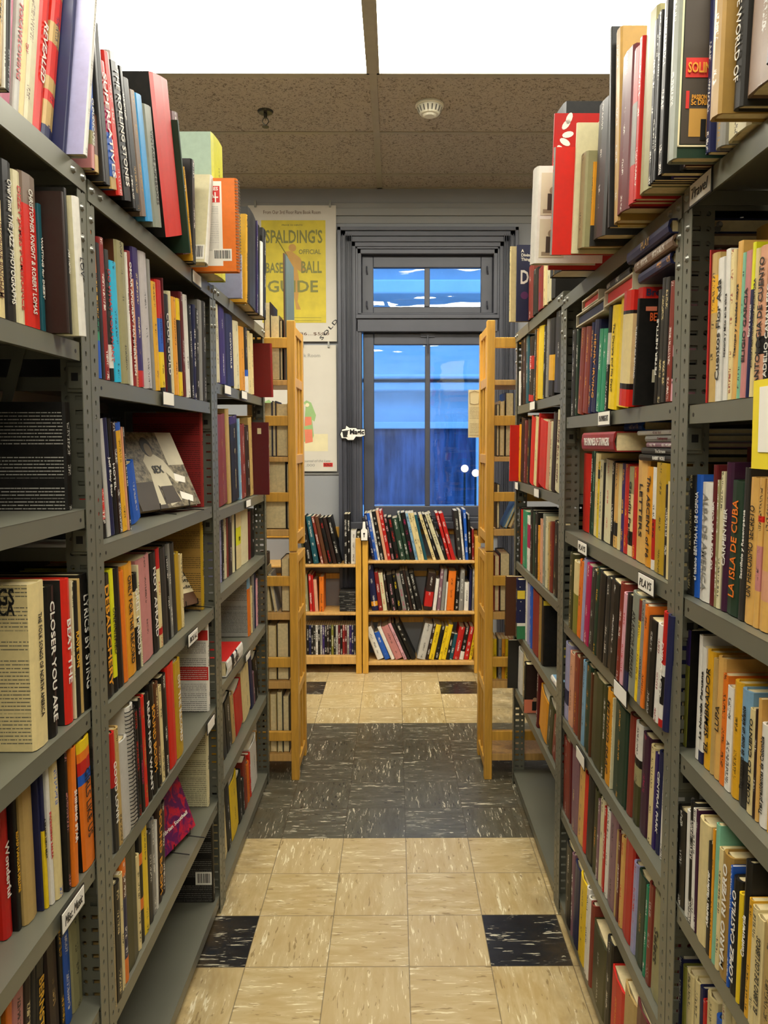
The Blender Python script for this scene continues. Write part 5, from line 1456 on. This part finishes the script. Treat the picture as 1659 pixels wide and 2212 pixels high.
for x, w, h, z, c, lab, ln in ((-.585, .028, .325, 1.717, 'dbr', 'tall dark brown book rising above the left wooden bookcase', 0), (-.555, .034, .27, 1.717, 'ivy', 'ivory book with page edges on the left wooden bookcase top shelf', 0), (-.519, .012, .25, 1.717, 'blk', 'thin black book beside the slate board', 0),
                     (-.66, .02, .24, 1.396, 'tan', 'tan book at the left wooden bookcase second shelf edge', 0), (-.615, .058, .23, 1.396, 'gry', 'wide page edges on the left wooden bookcase second shelf', 0), (-.555, .016, .235, 1.396, 'nav', 'thin navy book on the left wooden bookcase second shelf', 0), (-.537, .048, .225, 1.396, 'tan', 'tan page edges nearest the post on the second shelf', 0),
                     (-.61, .11, .30, 1.088, 'dgr', 'very thick book with grey page edges, left wooden bookcase', 0), (-.497, .010, .28, 1.088, 'blk', 'thin black book beside the very thick one', 0),
                     (-.64, .04, .24, .731, 'dbr', 'dark book with tan pages at left of the fourth wooden shelf', 0), (-.585, .018, .19, .731, 'crm', 'cream book leaning on the fourth wooden shelf', .12), (-.555, .014, .17, .731, 'lgr', 'pale thin book leaning on the fourth wooden shelf', .16), (-.525, .036, .23, .731, 'dbr', 'dark book with pale pages at right of the fourth wooden shelf', 0),
                     (-.63, .042, .25, .432, 'khk', 'olive book with page edges on the fifth wooden shelf', 0), (-.585, .036, .24, .432, 'tan', 'tan book with page edges on the fifth wooden shelf', 0), (-.546, .050, .25, .432, 'dgr', 'charcoal backed page edges on the fifth wooden shelf', 0),
                     (-.64, .030, .26, .111, 'brn', 'brown book on the lowest shelf of the left wooden bookcase', 0), (-.605, .022, .27, .111, 'crm', 'cream book on the lowest shelf of the left wooden bookcase', 0), (-.58, .028, .26, .111, 'tan', 'tan book on the lowest shelf of the left wooden bookcase', 0), (-.548, .020, .27, .111, 'ivy', 'ivory book on the lowest shelf of the left wooden bookcase', 0), (-.525, .028, .25, .111, 'dgr', 'charcoal book on the lowest shelf of the left wooden bookcase', 0)):
    rev_book(x, w, h, min(.2, h*.72), z, .51, c, lab, ln, g)
g = 'books in the right wooden bookcase'
for x, w, h, z, c, lab, ln in ((.392, .012, .22, 1.396, 'dgr', 'thin charcoal book in the right wooden bookcase', 0), (.406, .020, .235, 1.396, 'tan', 'tan page edges in the right wooden bookcase', 0), (.430, .035, .27, 1.396, 'dbr', 'tall dark brown book in the right wooden bookcase', 0),
                     (.395, .014, .19, 1.088, 'blk', 'black book in the right wooden bookcase beside the leaning blue one', 0), (.425, .012, .2, 1.088, 'lbl', 'light blue book leaning steeply in the right wooden bookcase', -.42), (.442, .014, .2, 1.088, 'gol', 'tan book leaning steeply behind the light blue one', -.42),
                     (.388, .022, .24, .731, 'dre', 'dark red book on the right wooden bookcase fourth shelf', 0), (.412, .042, .25, .731, 'dgr', 'thick book with grey pages, right wooden bookcase fourth shelf', 0)):
    rev_book(x, w, h, min(.2, h*.72), z, .51, c, lab, ln, g)
for k, (x, c, t) in enumerate(((.388, 'yel', 'COMIC'), (.41, 'gry', ''), (.425, 'amb', 'EXCUSES'), (.44, 'yel', ''), (.456, 'red', ''), (.47, 'sal', ''))):
    o = make_book('book', Matrix.Translation((x, .52, .4326)), .0138, .175, .12, c, 'blk', '-', '-', t, False, False, True); tag(o, f'small {CNAME[c]} paperback, {ORD[k]} from left in the right wooden bookcase', 'book', 'small paperbacks in the right wooden bookcase')
e = empty('slate_board', (-.500, .50, 1.7175)); tag(e, 'tall grey-green slate board rising above the left wooden bookcase', 'board')
MB().box(.006, .012, 0, .245, 0, .518).obj('board_face', M_['board'], e); MB().box(0, .006, -.002, .247, 0, .522).obj('wood_backing', M_['c_brown'], e)
e = empty('pinned_notice', (.326, .775, 1.478)); tag(e, 'cream printed notice pinned to the right slatted bookcase', 'notice')
MB().box(-.028, .028, 0, .0012, 0, .217).obj('sheet', M_['paper_cream'], e)
link('printed_text', attr_mesh('printed_text', [(-.022, -.0006, .01), (.022, -.0006, .01), (.022, -.0006, .14), (-.022, -.0006, .14)], [(0, 1, 2, 3)], [(srgb('d9cda0'), srgb('6a5a3a'), .5, [(0, 0), (.045, 0), (.045, .13), (0, .13)])]), M_['book'], e)
MB().tube([(-.02, -.001, .155), (-.022, -.001, .205), (0, -.001, .212), (.022, -.001, .205), (.02, -.001, .155), (0, -.001, .150), (-.02, -.001, .155)], .0008).obj('ornament', M_['c_brown'], e)
# back bookcases under the window
def low_case(label, x0, x1, shelves, ztop, rails):
    e = empty('wooden_bookcase', ((x0+x1)/2, 1.985, 0)); tag(e, label, 'bookcase', 'low wooden bookcases under the window'); w = (x1-x0)/2
    for s_ in (-1, 1):
        a, c = sorted((s_*w, s_*(w-.036)))
        b = MB(); b.box(a, c, 0, .035, 0, ztop); b.box(a, c, .19, .225, 0, ztop+.02)
        for z in (.12, ztop*.5, ztop-.04): b.box(a+.003, c-.003, .03, .2, z, z+.03)
        for y in (.07, .11, .15): b.box(a+.006, c-.006, y, y+.012, .12, ztop-.03)
        b.obj('side_panel', M_['wood'], e, bevel=.004)
    for z1, z0 in shelves: MB().box(-w+.036, w-.036, .0, .22, z0, z1).obj('shelf', M_['wood_pale'], e, bevel=.004)
    for z0, z1 in rails: MB().box(-w+.036, w-.036, .205, .223, z0, z1).obj('back_rail', M_['wood'], e, bevel=.002)
low_case('low wooden bookcase of magic books directly under the window', -.242, .498, ((.718, .701), (.394, .377), (.077, .054)), .87, ((.86, .93), (.585, .62), (.28, .315)))
low_case('low wooden bookcase left of the window with disc cases', -.98, -.248, ((.694, .677), (.390, .373), (.113, .061)), .86, ((.84, .91), (.57, .605)))
# film cases on the bottom shelf, stacked disc cases above
rr = random.Random(11)
cols = ['dgr', 'blk', 'nav', 'blk', 'dgr', 'wht', 'blk', 'gry', 'pur', 'blk', 'dbr', 'blk', 'olv', 'blk', 'lgr', 'mar', 'blk', 'dre', 'mar', 'gry', 'pur', 'nav', 'dgr', 'blk']
x = -.612
for k, c in enumerate(cols):
    w = .0142; o = make_book('film_case', Matrix.Translation((x, 2.02, .1136)), w-.0006, .19, .135, c, 'wht' if c not in ('wht', 'lgr') else 'blk', '-', '-', '', False, False, True)
    tag(o, f'slim {CNAME[c]} film case, {ORD[k]} from the left on the bottom shelf', 'film case', 'film cases in the low left bookcase'); x += w
for k in range(10):
    o = make_book('disc_case', frame((-.385+rr.uniform(-.006, .006), 2.0+.02, .391+k*.0128), (0, 0, 1), (0, 1, 0)), .0118, .125, .13, 'blk' if k < 9 else 'dgr', 'gry', '-', '-', '', False, False, True)
    o.matrix_world = frame((-.262+rr.uniform(-.006, .004), 2.02, .391+k*.0128), (0, 0, 1), (0, 1, 0))
    tag(o, f'black disc case, {ORD[k]} from the bottom of the stack', 'disc case', 'stack of disc cases in the low left bookcase')
e = empty('cut_out_sign', (-.229, 1.965, .847)); tag(e, 'small white and black keyhole sign hanging between the low bookcases', 'sign')
MB().poly([(-.022, 0), (.024, 0), (.026, .07), (.012, .082), (.010, .125), (-.010, .125), (-.013, .082), (-.024, .07)], .003).obj('backing', M_['black'], e)
MB().poly([(-.018, .004), (.020, .004), (.021, .067), (.009, .078), (.007, .12), (-.007, .12), (-.010, .078), (-.019, .067)], .001).obj('white_face', M_['white'], e, TR(0, -.0015, 0)); MB().cyl((0, -.003, .045), .006, 'y', .001, 14).box(-.002, .002, -.003, -.002, .022, .045).obj('keyhole', M_['black'], e)

# ------------------------------------------------------------------ posters and signs on the back wall
e = empty('poster', (-.683, YB-.022, 2.099)); tag(e, 'upper white poster with a yellow cover, marked SOLD', 'poster')
MB().box(-.277, .277, 0, .004, 0, .847).obj('sheet', M_['dimmed_poster_paper'], e)
def ptext(s, x, z, bw, bh, mat, name='lettering', rot=0, parent=None, y=-.0012, **kw):
    m = frame((x, y, z), (math.cos(rot), 0, math.sin(rot)), (-math.sin(rot), 0, math.cos(rot))); return text_mesh(name, s, bw, bh, mat, parent or e, m, **kw)
ptext('From Our 3rd Floor Rare Book Room', .0, .805, .36, .022, M_['c_brown'], bold=0)
yp = MB().box(-.195, .210, -.001, 0, .117, .755).obj('yellow_print', M_['dimmed_poster_yellow'], e)
for s, x, z, w, h in (('PRICE 10 CENTS', 0, .725, .13, .010), ("SPALDING'S", .01, .655, .36, .085), ('OFFICIAL', .11, .56, .14, .03), ('BASE', -.115, .46, .11, .085), ('BALL', .12, .465, .13, .085), ('GUIDE', .0, .345, .32, .075)): ptext(s, x, z, w, h, M_['olive_ink'] if 'olive_ink' in M_ else M_['c_olive'], y=-.0022, maxstretch=2.2)
b = MB(); b.cyl((.0, -.0022, .585), .024, 'y', .001, 16); b.add([(x, -.0022, z) for x, z in ((-.05, .56), (-.02, .565), (.0, .56), (.05, .52), (.09, .44), (.06, .43), (.03, .45), (.045, .36), (.03, .25), (.05, .20), (.02, .20), (.0, .33), (-.02, .33), (-.025, .45))], [tuple(range(14))[::-1]])
b.obj('player_figure', M_['c_gold'], e); MB().tube([(-.11, -.002, .66), (-.03, -.002, .53)], .003).obj('bat', M_['c_olive'], e)
b = MB(); 
for z in (.13, .148): b.box(-.10, .18, -.0022, -.0014, z, z+.002)
b.obj('rule_lines', M_['c_olive'], e)
ptext('from 1886...$500', .05, .047, .36, .022, M_['c_brown'], bold=0); ptext('SOLD', .225, .075, .16, .025, M_['black'], rot=.86, sp=1.25)
for x in (-.23, .24): MB().box(x-.006, x+.006, -.012, .0, .835, .875).obj('bulldog_clip', M_['bolt'], e)
e = empty('poster', (-.683, YB-.022, 1.271)); tag(e, 'lower white poster of a sketched green and red figure', 'poster')
MB().box(-.277, .272, 0, .004, 0, .805).obj('sheet', M_['dimmed_poster_paper'], e)
ptext('From Our Rare Book Room', -.02, .74, .38, .022, M_['c_grey'], bold=0); ptext('Artwork for the Journal of the Late', .06, .065, .34, .022, M_['c_grey'], bold=0, shear=.2); ptext('Campaign', -.16, .038, .12, .022, M_['c_grey'], bold=0, shear=.2); ptext('...$1,000', .07, .038, .12, .02, M_['c_grey'], bold=0)
MB().box(-.25, .215, -.0006, 0, .13, .24).obj('yellow_wash', M_['paper_cream'], e)
BL_ = [-.0012]
def blob(pts, mat, name):
    BL_[0] -= .0004; MB().add([(x, BL_[0], z) for x, z in pts], [tuple(range(len(pts)))[::-1]]).obj(name, mat, e)
blob([(.055, .19), (.075, .42), (.06, .44), (.08, .455), (.11, .44), (.14, .36), (.13, .32), (.115, .33), (.125, .23), (.11, .19)], M_['c_palegreen'], 'green_cloak')
blob([(.07, .18), (.065, .27), (.115, .27), (.118, .19)], M_['c_palered'], 'red_skirt'); blob([(.068, .29), (.07, .35), (.11, .35), (.112, .30)], M_['c_palered'], 'red_bodice')
MB().cyl((.085, -.0042, .425), .013, 'y', .001, 14).obj('face', M_['c_cream'], e); blob([(-.215, .38), (-.2, .44), (-.16, .46), (-.13, .43), (-.12, .38), (-.17, .36)], M_['lime_wash'] if 'lime_wash' in M_ else M_['c_palegreen'], 'green_figure')
s_ = MB().box(.185, .245, -.002, -.0004, .03, .055).obj('sold_tag', M_['c_red'], e); ptext('SOLD', .215, .0425, .05, .017, M_['black'], parent=e, y=-.0026)
for x in (.06, .225): MB().box(x-.006, x+.006, -.012, 0, .79, .825).obj('bulldog_clip', M_['bolt'], e)
e = empty('cut_out_sign', (-.306, YB-.062, 1.473)); tag(e, 'white Magic sign with a top hat fixed to the window casing', 'sign')
def outline(g): return [(-.078-g, .035), (-.066-g*.5, .066+g), (-.045, .07+g), (-.04, .09+g), (-.02, .075+g), (.02, .075+g), (.03, .066+g), (.075+g, .066+g*.6), (.078+g, .03), (.05, .02-g), (.02, .022-g), (.005, .0-g), (-.03, .0-g), (-.045, .012-g), (-.07-g*.5, .012-g*.6)]
MB().poly(outline(.006), .003).obj('black_outline', M_['black'], e); MB().poly(outline(0), .001).obj('white_face', M_['white'], e, TR(0, -.0012, 0))
ptext('Magic', .028, .046, .092, .042, M_['black'], y=-.0042, bold=.04)
MB().poly([(-.066, .052), (-.03, .056), (-.034, .018), (-.06, .016)], .001).obj('top_hat', M_['black'], e, TR(0, -.0024, 0)); MB().poly([(-.074, .052), (-.022, .058), (-.022, .062), (-.074, .056)], .001).obj('hat_brim', M_['black'], e, TR(0, -.0028, 0)); MB().poly([(-.03, .008), (-.018, .012), (-.024, .034), (-.036, .030)], .001).poly([(-.014, .010), (0, .006), (.004, .028), (-.010, .032)], .001).obj('playing_card', M_['paper'], e, TR(0, -.0034, 0))
